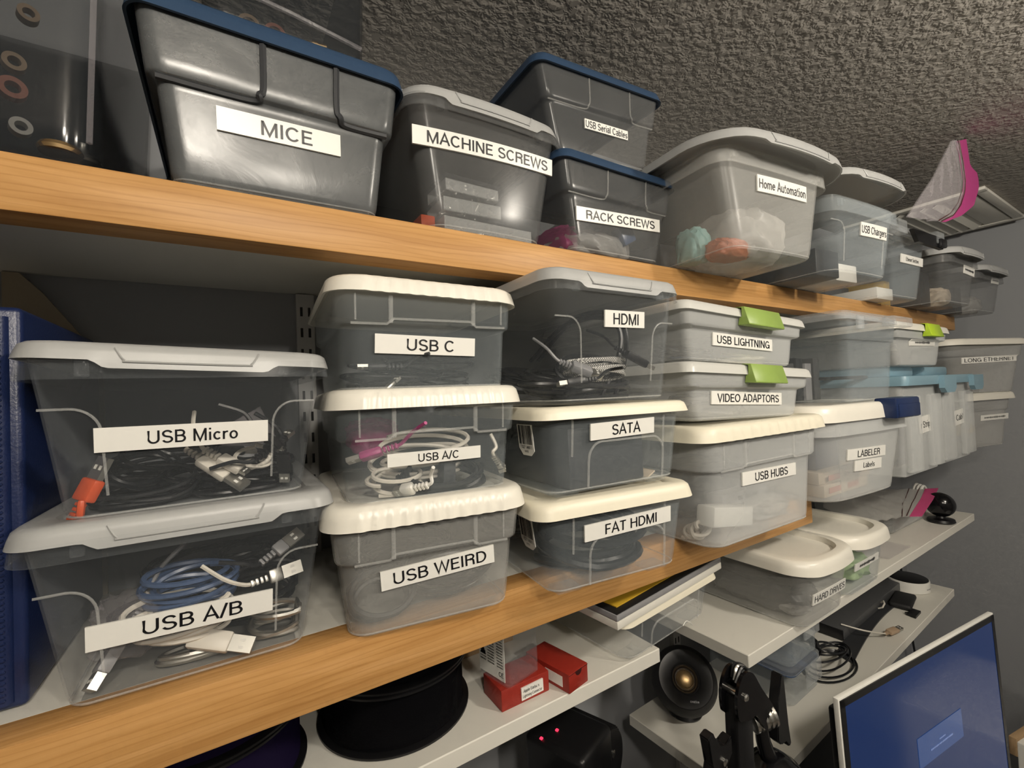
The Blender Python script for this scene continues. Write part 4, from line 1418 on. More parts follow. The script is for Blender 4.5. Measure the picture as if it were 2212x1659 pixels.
def zip_bag(label, left, inner, outer, seed, thick=.012, sealmat='magenta', film='film', nrm=(0, -1, 0)):
    """a thin bag filling the space between its left edge and the coloured seal (inner to outer line)"""
    o0 = along(inner, .5)
    t = thing('zip_bag', label, 'zip bag', o0)
    nrm = Vector(nrm).normalized()
    r = random.Random(seed)
    ks = [(r.uniform(3, 9), r.uniform(3, 9), r.uniform(0, 6)) for _ in range(5)]
    n = 22
    bm = bmesh.new()
    for side in (-1, 1):
        V = []
        for i in range(n + 1):
            row = []
            for j in range(n + 1):
                u, v = i / n, j / n
                p = along(left, v).lerp(along(inner, v), u)
                pil = (u * (1 - u) * v * (1 - v) * 16) ** .5
                wr = sum(abs(math.sin(a * u * 2.2 + b * v * 1.6 + c)) for a, b, c in ks) / 5 - .6
                row.append(bm.verts.new(p + nrm * (side * thick * (.12 + pil * .7) + wr * thick * 1.6 * min(1, 6 * u * (1 - u))) - o0))
            V.append(row)
        for i in range(n):
            for j in range(n):
                bm.faces.new((V[i][j], V[i + 1][j], V[i + 1][j + 1], V[i][j + 1]))
    finish(bm, 'bag', film, t, smooth=70)
    m = 24
    bm = bmesh.new()
    rows = []
    for k in range(m + 1):
        a, b = along(inner, k / m) - o0, along(outer, k / m) - o0
        rows.append([bm.verts.new(a + nrm * .0012), bm.verts.new(b + nrm * .0008), bm.verts.new(b - nrm * .0008), bm.verts.new(a - nrm * .0012)])
    for p, q in zip(rows, rows[1:]):
        for k in range(4):
            bm.faces.new((p[k], p[(k + 1) % 4], q[(k + 1) % 4], q[k]))
    bm.faces.new(rows[0])
    bm.faces.new(rows[-1][::-1])
    finish(bm, 'seal_strip', sealmat, t, smooth=50)
    for q in (.06, .16):
        bm = bmesh.new()
        tube(bm, [along(inner, k / m).lerp(along(left, k / m), q) - o0 + nrm * thick * .5 for k in range(m + 1)], .0011, 5)
        finish(bm, 'zip_track', 'maroon', t)
    return t


zY = .30


def zz(L):
    return [(x * .968, zY, z * .968) for x, z in L]


zip_bag('clear zip bag with a magenta seal standing up against the ceiling',
        zz([(1.083, .301), (1.17, .362), (1.248, .415), (1.31, .468), (1.385, .528)]),
        zz([(1.274, .324), (1.354, .349), (1.409, .381), (1.444, .418), (1.452, .447), (1.443, .486), (1.416, .533)]),
        zz([(1.304, .329), (1.422, .364), (1.52, .405), (1.574, .459), (1.573, .494), (1.512, .499), (1.493, .559)]), 3, .010)
zip_bag('clear zip bag with a pink seal lying flat on a clear case, below the organizers',
        [(1.30, .50, -.352), (1.40, .62, -.350), (1.60, .70, -.348)],
        [(1.506, .462, -.362), (1.72, .500, -.358), (1.86, .528, -.353)],
        [(1.545, .448, -.366), (1.76, .482, -.361), (1.905, .508, -.354)], 5, .006, 'pink', 'film_milky', (0, -.15, 1))

# ------------------------------------------------------------------ binder and board at the left end
bt = thing('ring_binder', 'navy blue binder with corded seams at the left end of the lower shelf', 'binder', (-.1360, .506, ZL), math.radians(-1))
bm = bmesh.new()
bbox(bm, -.115, 0, .003, .235, .001, .313, .0045, 3)
finish(bm, 'cover', 'navy', bt)
bm = bmesh.new()
tube(bm, [(-.0145, .0045, z * .0031 + .007) for z in range(97)], .0075, 12)
finish(bm, 'seam_roll', 'navy', bt)
bm = bmesh.new()
for z in range(69):
    bbox(bm, -.0185, -.0105, -.0036, -.0010, .010 + z * .0043, .0126 + z * .0043, .0008, 1)
finish(bm, 'cord_stitching', 'navy', bt)
vs, fs = text_mesh('A', .036, .032)
bm = bmesh.new()
V = [bm.verts.new((u - .047, .0022, v + .148)) for u, v in vs]
for f in fs:
    bm.faces.new([V[i] for i in f])
box(bm, -.041, -.0245, .0020, .0024, .1310, .1332)
finish(bm, 'lettering', 'white_print', bt, smooth=0, normals=False)
bm = bmesh.new()
prism(bm, [(-.217, ZL + .0005), (-.13, ZL + .0005), (-.13, .065), (-.1466, .089), (-.183, .1436), (-.203, .1665), (-.217, .1665)], .752, .757)
c = centred(bm)
tag(finish(bm, 'board', 'beige', None, c, smooth=0), 'beige board with a slanting edge behind the navy binder', 'board')

# ------------------------------------------------------------------ shelf with the red boxes


def spool(label, x, y, z, fil, group=None):
    t = thing('filament_spool', label, 'filament spool', (x, y, z), 0, group)
    for nm, z0 in (('lower_flange', .0), ('upper_flange', .068)):
        bm = bmesh.new()
        lathe(bm, [(.026, z0), (.0985, z0), (.100, z0 + .0008), (.100, z0 + .0032), (.0985, z0 + .004), (.026, z0 + .004), (.026, z0)], 72, cap=False)
        finish(bm, nm, 'black', t)
    bm = bmesh.new()
    prof = [(.026, .004), (.085, .004)]
    k = 0
    zz = .005
    while zz < .0670:
        for a in (0, .25, .5, .75):
            prof.append((.0915 + .0009 * math.sin(2 * PI * a), zz + a * .0018))
        zz += .0018
    prof += [(.085, .068), (.026, .068)]
    lathe(bm, prof, 72, cap=False)
    finish(bm, 'wound_filament', fil, t, smooth=60)
    return t


spool('lower black filament spool on the shelf with the red boxes', .188, .632, ZR + .0003, 'black_gloss')
spool('upper black filament spool, right under the wooden shelf edge', .190, .633, ZR + .0728, 'black_gloss')
spool('lower dark purple filament spool left of the black spools', -.025, .634, ZR + .0003, 'purple_filament')
spool('upper dark purple filament spool left of the black spools', -.023, .635, ZR + .0728, 'purple_filament')


def red_box(label, x, y, z, rz, w, d, h, text, face):
    t = thing('red_box', label, 'box', (x, y, z), math.radians(rz))
    bm = bmesh.new()
    bbox(bm, 0, w, 0, d, 0, h, .0012)
    finish(bm, 'carton', 'red_box', t)
    if face == 'front':
        sticker(t, lambda a, b: 0.0, w * .62, h * .48, .036, .0165, math.radians(1.5), None)
        bm = bmesh.new()
        for k, s in enumerate(text):
            vs, fs = text_mesh(s, .026 + .006 * k, .0042)
            V = [bm.verts.new((u + w * .62 - .002 + .0015 * k, -.0027, v + h * .48 + .0034 - .0068 * k)) for u, v in vs]
            for f in fs:
                bm.faces.new([V[i] for i in f])
        finish(bm, 'lettering', 'ink_soft', t, smooth=0, normals=False)
    else:
        bm = bmesh.new()
        box(bm, -.0006, -.0001, .012, .045, h * .2, h * .75)
        s = finish(bm, 'side_label', 'tape', t, smooth=0)
        bm = bmesh.new()
        pts = [(w * .5 + .007 * math.cos(a), h - .0012 + .007 * math.sin(a)) for a in [PI + PI * k / 10 for k in range(11)]]
        prism(bm, pts, -.0005, .001)
        finish(bm, 'thumb_notch', 'red_hole', t, smooth=0)
        bm = bmesh.new()
        box(bm, .0, w, -.0003, .0001, h - .0022, h - .0016)
        finish(bm, 'lid_seam', 'red_hole', t, smooth=0)
    return t


red_box('red box with a printed label, under the clear box with the CE panel', .298, .530, ZR + .0002, 0, .078, .050, .028, ('Apple Earbuds', 'Lightning Connector'), 'front')
red_box('red box with a thumb notch, beside the clear box with the CE panel', .393, .506, ZR + .0002, 11, .042, .085, .0265, (), 'end')

ce = thing('clear_box', 'clear box with a printed white side panel marked CE, on the red box', 'box', (.308, .527, ZR + .0286), math.radians(12))
bm = bmesh.new()
tt = .0012
loft(bm, [ring_pts(.030, -.0 + .0, .060, .005, z) for z in (0, .095)] + [ring_pts(.030 - tt, tt, .060 - tt, .004, z) for z in (.095, tt)])
for v in bm.verts:
    v.co.x += .030
finish(bm, 'body', 'clear', ce)
bm = bmesh.new()
box(bm, -.0008, -.0002, .006, .058, .006, .092)
pnl = finish(bm, 'printed_panel', 'tape', ce, smooth=0)
bm = bmesh.new()
r = random.Random(8)
for s, w_, h_, u0, v0 in (('CE', .009, .0062, .013, .014),):
    vs, fs = text_mesh(s, w_, h_)
    V = [bm.verts.new((-.0012, u0 - u, v + v0)) for u, v in vs]
    for f in fs:
        bm.faces.new([V[i] for i in f])
for row in range(18):
    for cx, cw in ((.015, .012), (.033, .014), (.049, .012)):
        zc = .084 - row * .0038
        if zc < .022 or (cx > .04 and row % 7 in (3, 4, 5)):
            continue
        vs, fs = scribble(cw, .003, 1, row * 7 + int(cx * 1000))
        V = [bm.verts.new((-.0012, cx - u, v + zc)) for u, v in vs]
        for f in fs:
            bm.faces.new([V[i] for i in f])
for zc in (.062, .036):
    V = [bm.verts.new((-.0012, a, b + zc)) for a, b in ((.055, -.006), (.043, -.006), (.049, .007))]
    bm.faces.new(V)
finish(bm, 'lettering', 'ink', pnl, smooth=0, normals=False)

b_fr = make_bin('clear bin with a cream lid carrying two flat cases and a yellow envelope', (.612, .510, ZR + .0095), 4.0, .215, .262, .215, .064, .077, 'clear', 'lid_cream', style='cream', arch='door', o=.018, r=.022, rl=.022, posts=False, top_in=.016, roll=-2.5)
for z0, z1, mt, lab, x0, yw in ((.0776, .0890, 'white', 'lower flat white-edged case on the bin at the end of the red box shelf', -.152, 3), (.0899, .0985, 'carton', 'upper flat dark-topped case on the bin at the end of the red box shelf', -.152, 3)):
    t = thing('flat_case', lab, 'flat case', (.612, .510, ZR + .0095), math.radians(yw + 2), ry=math.radians(-2.5))
    bm = bmesh.new()
    bbox(bm, x0, x0 + .285, -.022, .19, z0, z1, .001)
    finish(bm, 'edge', 'grey' if z0 > .088 else 'shelf_white', t)
    bm = bmesh.new()
    box(bm, x0 + .002, x0 + .283, -.0205, .188, z1, z1 + .0006)
    finish(bm, 'cover', 'maroon' if z0 > .1 else 'black_matt', t, smooth=0)
bm = bmesh.new()
m = Matrix.Translation((.612, .510, ZR + .0095)) @ Matrix.Rotation(math.radians(6), 4, 'Z') @ Matrix.Rotation(math.radians(-2.5), 4, 'Y')
bbox(bm, -.136, .11, -.006, .17, .0993, .1012, .0006, mat=m)
c = centred(bm)
tag(finish(bm, 'envelope', 'yellow', None, c), 'yellow envelope on top of the flat cases', 'envelope')
bm = bmesh.new()
tube(bm, smoothcurve([(.020, -.0105, .014), (.030, -.0105, .018), (.040, -.0110, .012), (.046, -.0115, .006)], 6), .0008, 5)
loose(b_fr, bm, 'paper_shred', 'white', 'thin white shred inside the bin at the end of the red box shelf', 'shred')
t = thing('wooden_box', 'small brown wooden box behind the clear box with the CE panel', 'box', (.315, .705, ZR + .0002))
bm = bmesh.new()
bbox(bm, -.02, .09, -.035, .045, 0, .035, .002)
finish(bm, 'body', 'cardboard', t)
bm = bmesh.new()
bbox(bm, -.018, .088, -.033, .043, .0352, .055, .002)
finish(bm, 'dark_band', 'maroon', t)
bm = bmesh.new()
bbox(bm, -.02, .09, -.035, .045, .0552, .095, .002)
finish(bm, 'lid', 'cardboard', t)

# ------------------------------------------------------------------ shelf by the right wall
b_h1 = make_bin('clear bin with a rounded white lid marked HARD DRIVES', (.952, .430, zA(.952) + .0015), 0, .160, .208, .29, .103, .128, 'frost', 'lid_white', o=.022, r=.022, rl=.045, lbow=.014, bow=.002, posts=False, top_in=.014, recess=.010, roll=-TA)
stick(b_h1, .0078, .0500, .1316, .0200, -1.5, 'HARD DRIVES', tw=.122, th=.0120, ink='ink_soft')
b_h2 = make_bin('clear bin with a rounded white lid and green contents', (1.150, .436, zA(1.150) + .0015), 0, .160, .196, .29, .103, .128, 'clear_cool', 'lid_white', o=.022, r=.022, rl=.045, lbow=.014, bow=.002, posts=False, top_in=.014, recess=.010, roll=-TA)
stick(b_h2, -.0100, .0610, .1141, .0150, 0, None, scr=1, tw=.075, th=.010, ink='ink_soft')
crumple(b_h2, .03, .05, .03, .04, .035, .026, 'lime_soft', 'pale green bag in the rounded white lidded bin', 71)
crumple(b_h1, -.01, .12, .035, .05, .09, .03, 'grey_dark', 'dark bundle in the bin marked HARD DRIVES', 72, 'bundle', 'bundle')
crumple(b_h1, .0, .05, .018, .05, .03, .014, 'film_milky', 'milky bag in the bin marked HARD DRIVES', 73)
b_cc = clear_case('clear open case under the zip bag with the pink seal', (1.70, .522, zA(1.70) + .002), 0, .255, .20, .070, .004, 'frost_light')
carton(b_cc, -.10, -.03, .03, .12, .003, .045, 'charcoal', 'black block in the clear case under the pink sealed zip bag', 'block', 'black_block')
t = thing('camera_box', 'small white and black box with a barcode left of the pink sealed zip bag', 'box', (1.475, .560, zA(1.475) + .001), math.radians(18))
bm = bmesh.new()
bbox(bm, -.05, .05, 0, .06, 0, .060, .002)
finish(bm, 'carton', 'white', t)
bm = bmesh.new()
box(bm, -.048, -.01, -.0006, -.0001, .005, .055)
box(bm, .022, .030, -.0006, -.0001, .030, .052)
box(bm, .033, .036, -.0006, -.0001, .030, .052)
box(bm, .039, .046, -.0006, -.0001, .030, .052)
finish(bm, 'print', 'black', t, smooth=0)
carton(None, 1.33, 1.42, .60, .70, zA(1.37) + .001, zA(1.37) + .075, 'black_matt', 'black box in the shade behind the small white and black box')
bm = bmesh.new()
bbox(bm, 1.36, 1.50, .462, .53, zA(1.43) + .0022, zA(1.43) + .006, .001)
c = centred(bm)
tag(finish(bm, 'clear_sleeve', 'film', None, c), 'flat clear sleeve lying beside the bin with green contents', 'sleeve')
t = thing('webcam', 'round black webcam near the end of the shelf by the right wall', 'webcam', (1.815, .482, zA(1.815) + .001))
bm = bmesh.new()
lathe(bm, [(.001, 0), (.030, 0), (.033, .003), (.031, .010), (.012, .013), (.010, .020)], 32)
finish(bm, 'foot', 'black', t)
bm = bmesh.new()
bmesh.ops.create_uvsphere(bm, u_segments=28, v_segments=16, radius=.036, matrix=Matrix.Translation((0, 0, .052)) @ Matrix.Diagonal((.85, 1, 1, 1)))
finish(bm, 'head', 'black_gloss', t)
bm = bmesh.new()
for k in range(3):
    tube(bm, [(1.905 + .012 * k + .030 * math.cos(a), .545 + .012 * k, zA(1.9) + .045 + .040 * math.sin(a)) for a in [2 * PI * j / 28 for j in range(28)]], .0042, 8, True)
c = centred(bm)
tag(finish(bm, 'white_cable_coil', 'white', None, c), 'white cable coil standing beside the round black webcam', 'cable')

# ------------------------------------------------------------------ lowest shelf


def SB(x, y, z=0):
    return (x, y, ZB + .0006 + z)


t = thing('speaker', 'round black desktop speaker with a bronze cone', 'speaker', SB(.792, .632), math.radians(-6))
spm = Matrix.Translation((0, 0, .064)) @ Matrix.Rotation(math.radians(-38), 4, 'Z') @ Matrix.Rotation(math.radians(52), 4, 'X')
bm = bmesh.new()
lathe(bm, [(.001, -.052), (.026, -.050), (.044, -.042), (.058, -.026), (.064, -.006), (.064, .010), (.060, .024), (.053, .033)], 56, spm, cap=False)
finish(bm, 'shell', 'black_matt', t)
bm = bmesh.new()
lathe(bm, [(.0530, .0330), (.0515, .0338), (.030, .0300), (.0275, .0280), (.026, .0295), (.024, .0285), (.020, .0215), (.0165, .0200)], 48, spm, cap=False)
finish(bm, 'front_dish', 'black', t)
bm = bmesh.new()
lathe(bm, [(.0175, .0200), (.0160, .0245), (.012, .0285), (.006, .0305), (.0005, .031)], 36, spm)
finish(bm, 'cone', 'gold', t)
vs, fs = text_mesh('creative', .017, .0045)
bm = bmesh.new()
V = [bm.verts.new(spm @ Vector((u + .012, v - .038, .0330))) for u, v in vs]
for f in fs:
    bm.faces.new([V[i] for i in f])
finish(bm, 'lettering', 'grey', t, smooth=0, normals=False)
bm = bmesh.new()
lathe(bm, [(.001, 0), (.032, 0), (.034, .004), (.030, .012)], 40)
finish(bm, 'foot_ring', 'black', t)

for z0, h_, nm, lab in ((0, .078, 'lower', 'lower clear food box with a pale blue gasket, behind the round speaker'), (.0795, .098, 'upper', 'upper clear food box, tucked under the white shelf behind the speaker')):
    t = thing('food_box', lab, 'food box', SB(1.040, .512, z0 + .0008), math.radians(3))
    bm = bmesh.new()
    rr = []
    hh = h_ - .016
    for z in (0, .004, hh):
        rr.append(ring_pts(.066 - (.006 if z == 0 else .002 if z < .01 else 0), .004 if z == 0 else 0, .19, .014, z))
    rr += [ring_pts(.0645, .0015, .1885, .013, z) for z in (hh, .002)]
    loft(bm, rr)
    finish(bm, 'body', 'clear_cool', t)
    bm = bmesh.new()
    loft(bm, [ring_pts(.069, -.003, .193, .016, z) for z in (hh + .0005, hh + .004)])
    finish(bm, 'gasket', 'blue_cable' if nm == 'lower' else 'film', t)
    bm = bmesh.new()
    loft(bm, [ring_pts(.0705, -.0045, .1945, .017, hh + .004), ring_pts(.0705, -.0045, .1945, .017, hh + .012), ring_pts(.066, 0, .19, .015, h_ - .001)])
    finish(bm, 'lid', 'clear_lid' if nm == 'lower' else 'clear_cool', t)
    bm = bmesh.new()
    bbox(bm, -.02, .05, -.012, -.007, hh - .034, hh + .010, .002)
    finish(bm, 'latch', 'clear_lid', t)
carton(None, .995, 1.06, .56, .66, ZB + .0850, ZB + .135, 'grey', 'grey block inside the upper clear food box', 'block', 'grey_block')

t = thing('flat_grey_case', 'long flat grey case with a black end, at the back of the lowest shelf', 'case', SB(1.335, .560), math.radians(3))
bm = bmesh.new()
bbox(bm, 0.004, .52, 0, .11, .001, .028, .003)
finish(bm, 'shell', 'grey_dark', t)
bm = bmesh.new()
bbox(bm, 0, .0038, .001, .109, .002, .027, .001)
finish(bm, 'end_cap', 'black', t)
bm = bmesh.new()
tube(bm, [(.25, -.002, .010), (.25, -.012, .016), (.262, -.014, .024), (.275, -.008, .026), (.278, -.001, .018)], .0022, 6)
finish(bm, 'loop', 'white_cable', t)
bm = bmesh.new()
N = 18
rows = []
for i in range(N + 1):
    u = i / N
    x = 1.245 + .42 * u
    yc = .505 + .050 * math.sin(PI * min(1, u * .9) * .55)
    rows.append([Vector((x, yc + .0, ZB + .0012)), Vector((x, yc - .0, ZB + .0048)), Vector((x + .012, yc + .040, ZB + .0048)), Vector((x + .012, yc + .040, ZB + .0012))])
R_ = [[bm.verts.new(p) for p in r_] for r_ in rows]
for a, b_ in zip(R_, R_[1:]):
    for k in range(4):
        bm.faces.new((a[k], a[(k + 1) % 4], b_[(k + 1) % 4], b_[k]))
bm.faces.new(R_[0])
bm.faces.new(R_[-1][::-1])
c = centred(bm)
tag(finish(bm, 'dark_strap', 'charcoal', None, c), 'curved dark strap lying in front of the flat grey case', 'strap')
bm = bmesh.new()
bbox(bm, -.055, .055, -.026, .026, .0, .016, .007, 3, mat=Matrix.Translation(SB(1.70, .550, .001)) @ Matrix.Rotation(math.radians(10), 4, 'Z'))
c = centred(bm)
tag(finish(bm, 'pouch', 'black_matt', None, c), 'soft black pouch on the lowest shelf, in front of the flat grey case', 'pouch')
bm = bmesh.new()
prism(bm, [(-.030, -.012), (-.022, .010), (-.016, .014), (-.010, .006), (.012, .006), (.020, .014), (.026, .010), (.020, -.016)], 0, .006, mat=Matrix.Translation(SB(1.645, .512, .001)) @ Matrix.Rotation(math.radians(8), 4, 'Z') @ Matrix.Rotation(-PI / 2, 4, 'X') @ Matrix.Translation((0, -.006, 0)))
c = centred(bm)
tag(finish(bm, 'black_clip', 'black', None, Vector((c.x, c.y, ZB + .001)), smooth=0), 'small notched black clip near the edge of the lowest shelf', 'clip')
t = thing('smart_speaker', 'round white smart speaker with a black top at the end of the lowest shelf', 'smart speaker', SB(1.842, .580))
bm = bmesh.new()
lathe(bm, [(.001, 0), (.052, 0), (.054, .002), (.054, .030), (.053, .0325), (.0515, .033)], 56)
finish(bm, 'shell', 'white', t)
bm = bmesh.new()
lathe(bm, [(.001, .0325), (.0510, .0325), (.0510, .0345), (.049, .0352), (.001, .0355)], 56)
top = finish(bm, 'top_plate', 'black', t)
vs, fs = text_mesh('amazon', .030, .0050)
bm = bmesh.new()
V = [bm.verts.new((.0543 * math.sin((u + .012) / .054 - .25), -.0543 * math.cos((u + .012) / .054 - .25), v + .014)) for u, v in vs]
for f in fs:
    bm.faces.new([V[i] for i in f])
finish(bm, 'lettering', 'grey', t, smooth=0, normals=False)
t = thing('robot_ball', 'black rounded device with a blue light behind the white smart speaker', 'device', SB(1.845, .664))
bm = bmesh.new()
lathe(bm, [(.001, 0), (.036, 0), (.044, .012), (.046, .03), (.042, .05), (.028, .066), (.001, .071)], 40)
finish(bm, 'shell', 'black', t)
bm = bmesh.new()
bmesh.ops.create_uvsphere(bm, u_segments=12, v_segments=8, radius=.0035, matrix=Matrix.Translation((-.012, -.0435, .026)))
finish(bm, 'light', 'blue_led', t)
bm = bmesh.new()
for k in range(6):
    R0 = .072 - .007 * k
    tube(bm, [(1.188 + .006 * k + R0 * 1.15 * math.cos(a), .530 + .003 * k + R0 * .62 * math.sin(a), ZB + .0042 + .0034 * k + .010 * (1 + math.sin(a + k)) * (k > 1)) for a in [2 * PI * j / 32 for j in range(32)]], .0022, 6, True)
c = centred(bm)
tag(finish(bm, 'coiled_cable', 'black_cable', None, c), 'thin black cable coil lying on the lowest shelf, right of the food boxes', 'cable')
bm = bmesh.new()
tube(bm, smoothcurve([(1.14, .60, ZB + .014), (1.17, .560, ZB + .022), (1.21, .572, ZB + .030), (1.24, .61, ZB + .022), (1.20, .655, ZB + .016), (1.15, .635, ZB + .014)], 8, True), .011, 10, True)
c = centred(bm)
tag(finish(bm, 'headset_band', 'black_gloss', None, Vector((c.x, c.y, ZB + .0012))), 'thick black cable roll behind the thin black coil', 'cable')
plug(None, 1.485, .497, ZB + .012, math.radians(-8), .04, .2, 'tan', 'beige plug hanging over the front edge of the lowest shelf', shell=(.012, .006, .020), body=(.016, .009, .038), tail=.10, cablemat='white_cable')

# ------------------------------------------------------------------ desk with the monitor, the lamp and the machine
ZD = -.90
bm = bmesh.new()
bbox(bm, .25, 1.42, .16, .70, ZD - .03, ZD, .003)
tag(finish(bm, 'desk', 'grey_dark'), 'dark desk top under the white shelves', 'desk')
mon = thing('monitor', 'flat monitor with a blue screen in the lower right corner', 'monitor', (.759, .33, ZD + .001), math.radians(-6.5))
tm = Matrix.Translation((0, 0, -.475 - ZD)) @ Matrix.Rotation(math.radians(-2.2), 4, 'X')
W_, H_ = .526, .325


def mbox(nm, x0, x1, y0, y1, z0, z1, mt, bev=0, parent=mon):
    b = bmesh.new()
    if bev:
        bbox(b, x0, x1, y0, y1, z0, z1, bev, mat=tm)
    else:
        box(b, x0, x1, y0, y1, z0, z1, mat=tm)
    return finish(b, nm, mt, parent, smooth=35 if bev else 0)


mbox('case', 0, W_, .0005, .0085, -H_, 0, 'white', .0015)
mbox('back_shell', .02, W_ - .02, .0085, .030, -H_ + .02, -.03, 'black', .004)
bz = .0135
b = bmesh.new()
for a in ((.003, W_ - .003, -.0012, .0004, -bz, -.003), (.003, W_ - .003, -.0012, .0004, -H_ + .003, -H_ + bz + .004), (.003, bz, -.0012, .0004, -H_ + .003, -.003), (W_ - bz, W_ - .003, -.0012, .0004, -H_ + .003, -.003)):
    box(b, *a, mat=tm)
finish(b, 'bezel', 'black', mon, smooth=0)
scr_ = mbox('screen', bz, W_ - bz, -.0006, .0003, -H_ + bz, -bz, 'screen')
b = bmesh.new()
box(b, .200, .354, -.0012, -.0007, -.175, -.127, mat=tm)
dlg = finish(b, 'dialog_box', 'dialog', mon, smooth=0)
b = bmesh.new()
for s0, w_, zc, h_, sd in ((.2775, .076, -.1575, .0042, 2), (.2800, .022, -.1500, .004, 4)):
    vs, fs = scribble(w_, h_, 1, sd)
    V = [b.verts.new(tm @ Vector((u + s0, -.0016, v + zc))) for u, v in vs]
    for f in fs:
        b.faces.new([V[i] for i in f])
finish(b, 'lettering', 'dialog_text', dlg, smooth=0, normals=False)
mbox('neck', .23, .30, .030, .05, -.42, -.12, 'black', .004)
b = bmesh.new()
bbox(b, .14, .39, -.06, .12, 0, .012, .004)
finish(b, 'foot', 'black', mon)

lamp = thing('desk_lamp', 'black jointed desk lamp arm in front of the lowest shelf', 'lamp', (.556, .365, ZD + .001))
zl = lambda z: z - ZD - .001
bm = bmesh.new()
bbox(bm, -.017, .017, -.010, .010, .02, zl(-.405), .003, mat=Matrix.Rotation(math.radians(1.0), 4, 'Y'))
finish(bm, 'post', 'black', lamp)
bm = bmesh.new()
lathe(bm, [(.001, 0), (.026, 0), (.028, .004), (.026, .016), (.02, .022), (.001, .022)], 40)
finish(bm, 'base', 'black', lamp)
# two curved side plates of the joint
jm = Matrix.Translation((.004, -.002, zl(-.405)))
for nm, y0, y1 in (('near_plate', -.014, -.010), ('far_plate', .008, .012)):
    bm = bmesh.new()
    pts = [(-.020, -.020), (-.022, .005), (-.014, .024), (.0, .032), (.016, .026), (.034, .000), (.060, -.034), (.064, -.052), (.050, -.062), (.036, -.054), (.020, -.030), (.006, -.030), (-.008, -.026)]
    prism(bm, [(p.x, p.z) for p in smoothcurve([(a, 0, b_) for a, b_ in pts], 3, True)], y0, y1, mat=jm)
    bmesh.ops.bevel(bm, geom=[e for e in bm.edges if len(e.link_faces) == 2 and e.calc_face_angle() > 1.2], offset=.0012, segments=2, affect='EDGES')
    finish(bm, nm, 'black_gloss', lamp)
for k in range(3):
    bm = bmesh.new()
    tube(bm, smoothcurve([(-.012 + .004 * k, -.006 + .005 * k, .020), (.004, -.006 + .005 * k, .034), (.022 + .004 * k, -.006 + .005 * k, .018), (.046, -.006 + .005 * k, -.022), (.056, -.006 + .004 * k, -.046)], 6), .0022, 6)
    bm.transform(jm)
    finish(bm, 'tension_wire', 'steel' if k == 1 else 'black', lamp)
bm = bmesh.new()
cm = jm @ Matrix.Translation((-.006, 0, .004)) @ Matrix.Rotation(PI / 2, 4, 'X')
lathe(bm, [(.001, -.014), (.0048, -.014), (.0048, .0165), (.003, .018), (.001, .018)], 20, cm)
finish(bm, 'rivet', 'steel', lamp)
bm = bmesh.new()
cm = jm @ Matrix.Translation((.052, -.002, -.050)) @ Matrix.Rotation(math.radians(78), 4, 'Y') @ Matrix.Rotation(math.radians(25), 4, 'X')
prof = [(.001, -.020), (.012, -.020)]
for k in range(5):
    prof += [(.0165, -.018 + k * .007), (.0165, -.0145 + k * .007), (.0135, -.013 + k * .007)]
prof += [(.008, .018), (.001, .018)]
lathe(bm, prof, 28, cm)
finish(bm, 'washer_stack', 'steel', lamp)
bm = bmesh.new()
wm = jm @ Matrix.Translation((.088, -.004, -.052)) @ Matrix.Rotation(math.radians(14), 4, 'Y')
pts = [(-.012, .048), (-.004, .046), (.004, .018), (.018, -.022), (.030, -.046), (.026, -.052), (.016, -.040), (.004, -.046), (-.006, -.040), (-.010, -.014), (-.014, .010)]
prism(bm, pts, -.007, .007, mat=wm)
bmesh.ops.bevel(bm, geom=list(bm.edges), offset=.0015, segments=2, affect='EDGES')
finish(bm, 'wing_knob', 'black', lamp)
bm = bmesh.new()
tube(bm, [jm @ Vector(p) for p in ((.050, 0, -.062), (.054, 0, -.085), (.062, -.002, -.112))], [.0085, .0095, .0115], 16)
finish(bm, 'head_stem', 'black_gloss', lamp)
bm = bmesh.new()
dm = jm @ Matrix.Translation((.082, -.004, -.205)) @ Matrix.Rotation(math.radians(-14), 4, 'Y')
lathe(bm, [(.0485, .0), (.0500, .0), (.0500, .03), (.047, .055), (.040, .075), (.028, .090), (.014, .098), (.001, .099)], 48, dm, cap=False)
for k in range(5):
    a = -1.2 + .25 * k
    tube(bm, [dm @ Vector((.0505 * math.cos(a), .0505 * math.sin(a), .005)), dm @ Vector((.0490 * math.cos(a), .0490 * math.sin(a), .045))], .0012, 5)
finish(bm, 'head', 'black_gloss', lamp)

wn = thing('wing_clamp', 'black wing nut clamp beside the desk lamp arm, at the bottom edge', 'clamp', (.512, .372, ZD + .001))
bm = bmesh.new()
lathe(bm, [(.001, 0), (.010, 0), (.010, .01), (.009, .014), (.009, zl(-.500)), (.001, zl(-.498))], 24)
finish(bm, 'post', 'black', wn)
bm = bmesh.new()
prism(bm, [(-.018, .040), (-.006, .044), (.004, .022), (.018, .018), (.030, .026), (.030, .004), (.012, -.008), (.004, -.024), (-.012, -.040), (-.022, -.036), (-.016, -.014), (-.008, .004)], -.007, .007, mat=Matrix.Translation((-.004, -.006, zl(-.475))))
bmesh.ops.bevel(bm, geom=list(bm.edges), offset=.0016, segments=2, affect='EDGES')
finish(bm, 'wing', 'black', wn)
bm = bmesh.new()
lathe(bm, [(.001, 0), (.0045, 0), (.0045, .003), (.001, .004)], 16, Matrix.Translation((.006, -.013, zl(-.472))) @ Matrix.Rotation(PI / 2, 4, 'X'))
finish(bm, 'screw', 'steel', wn)

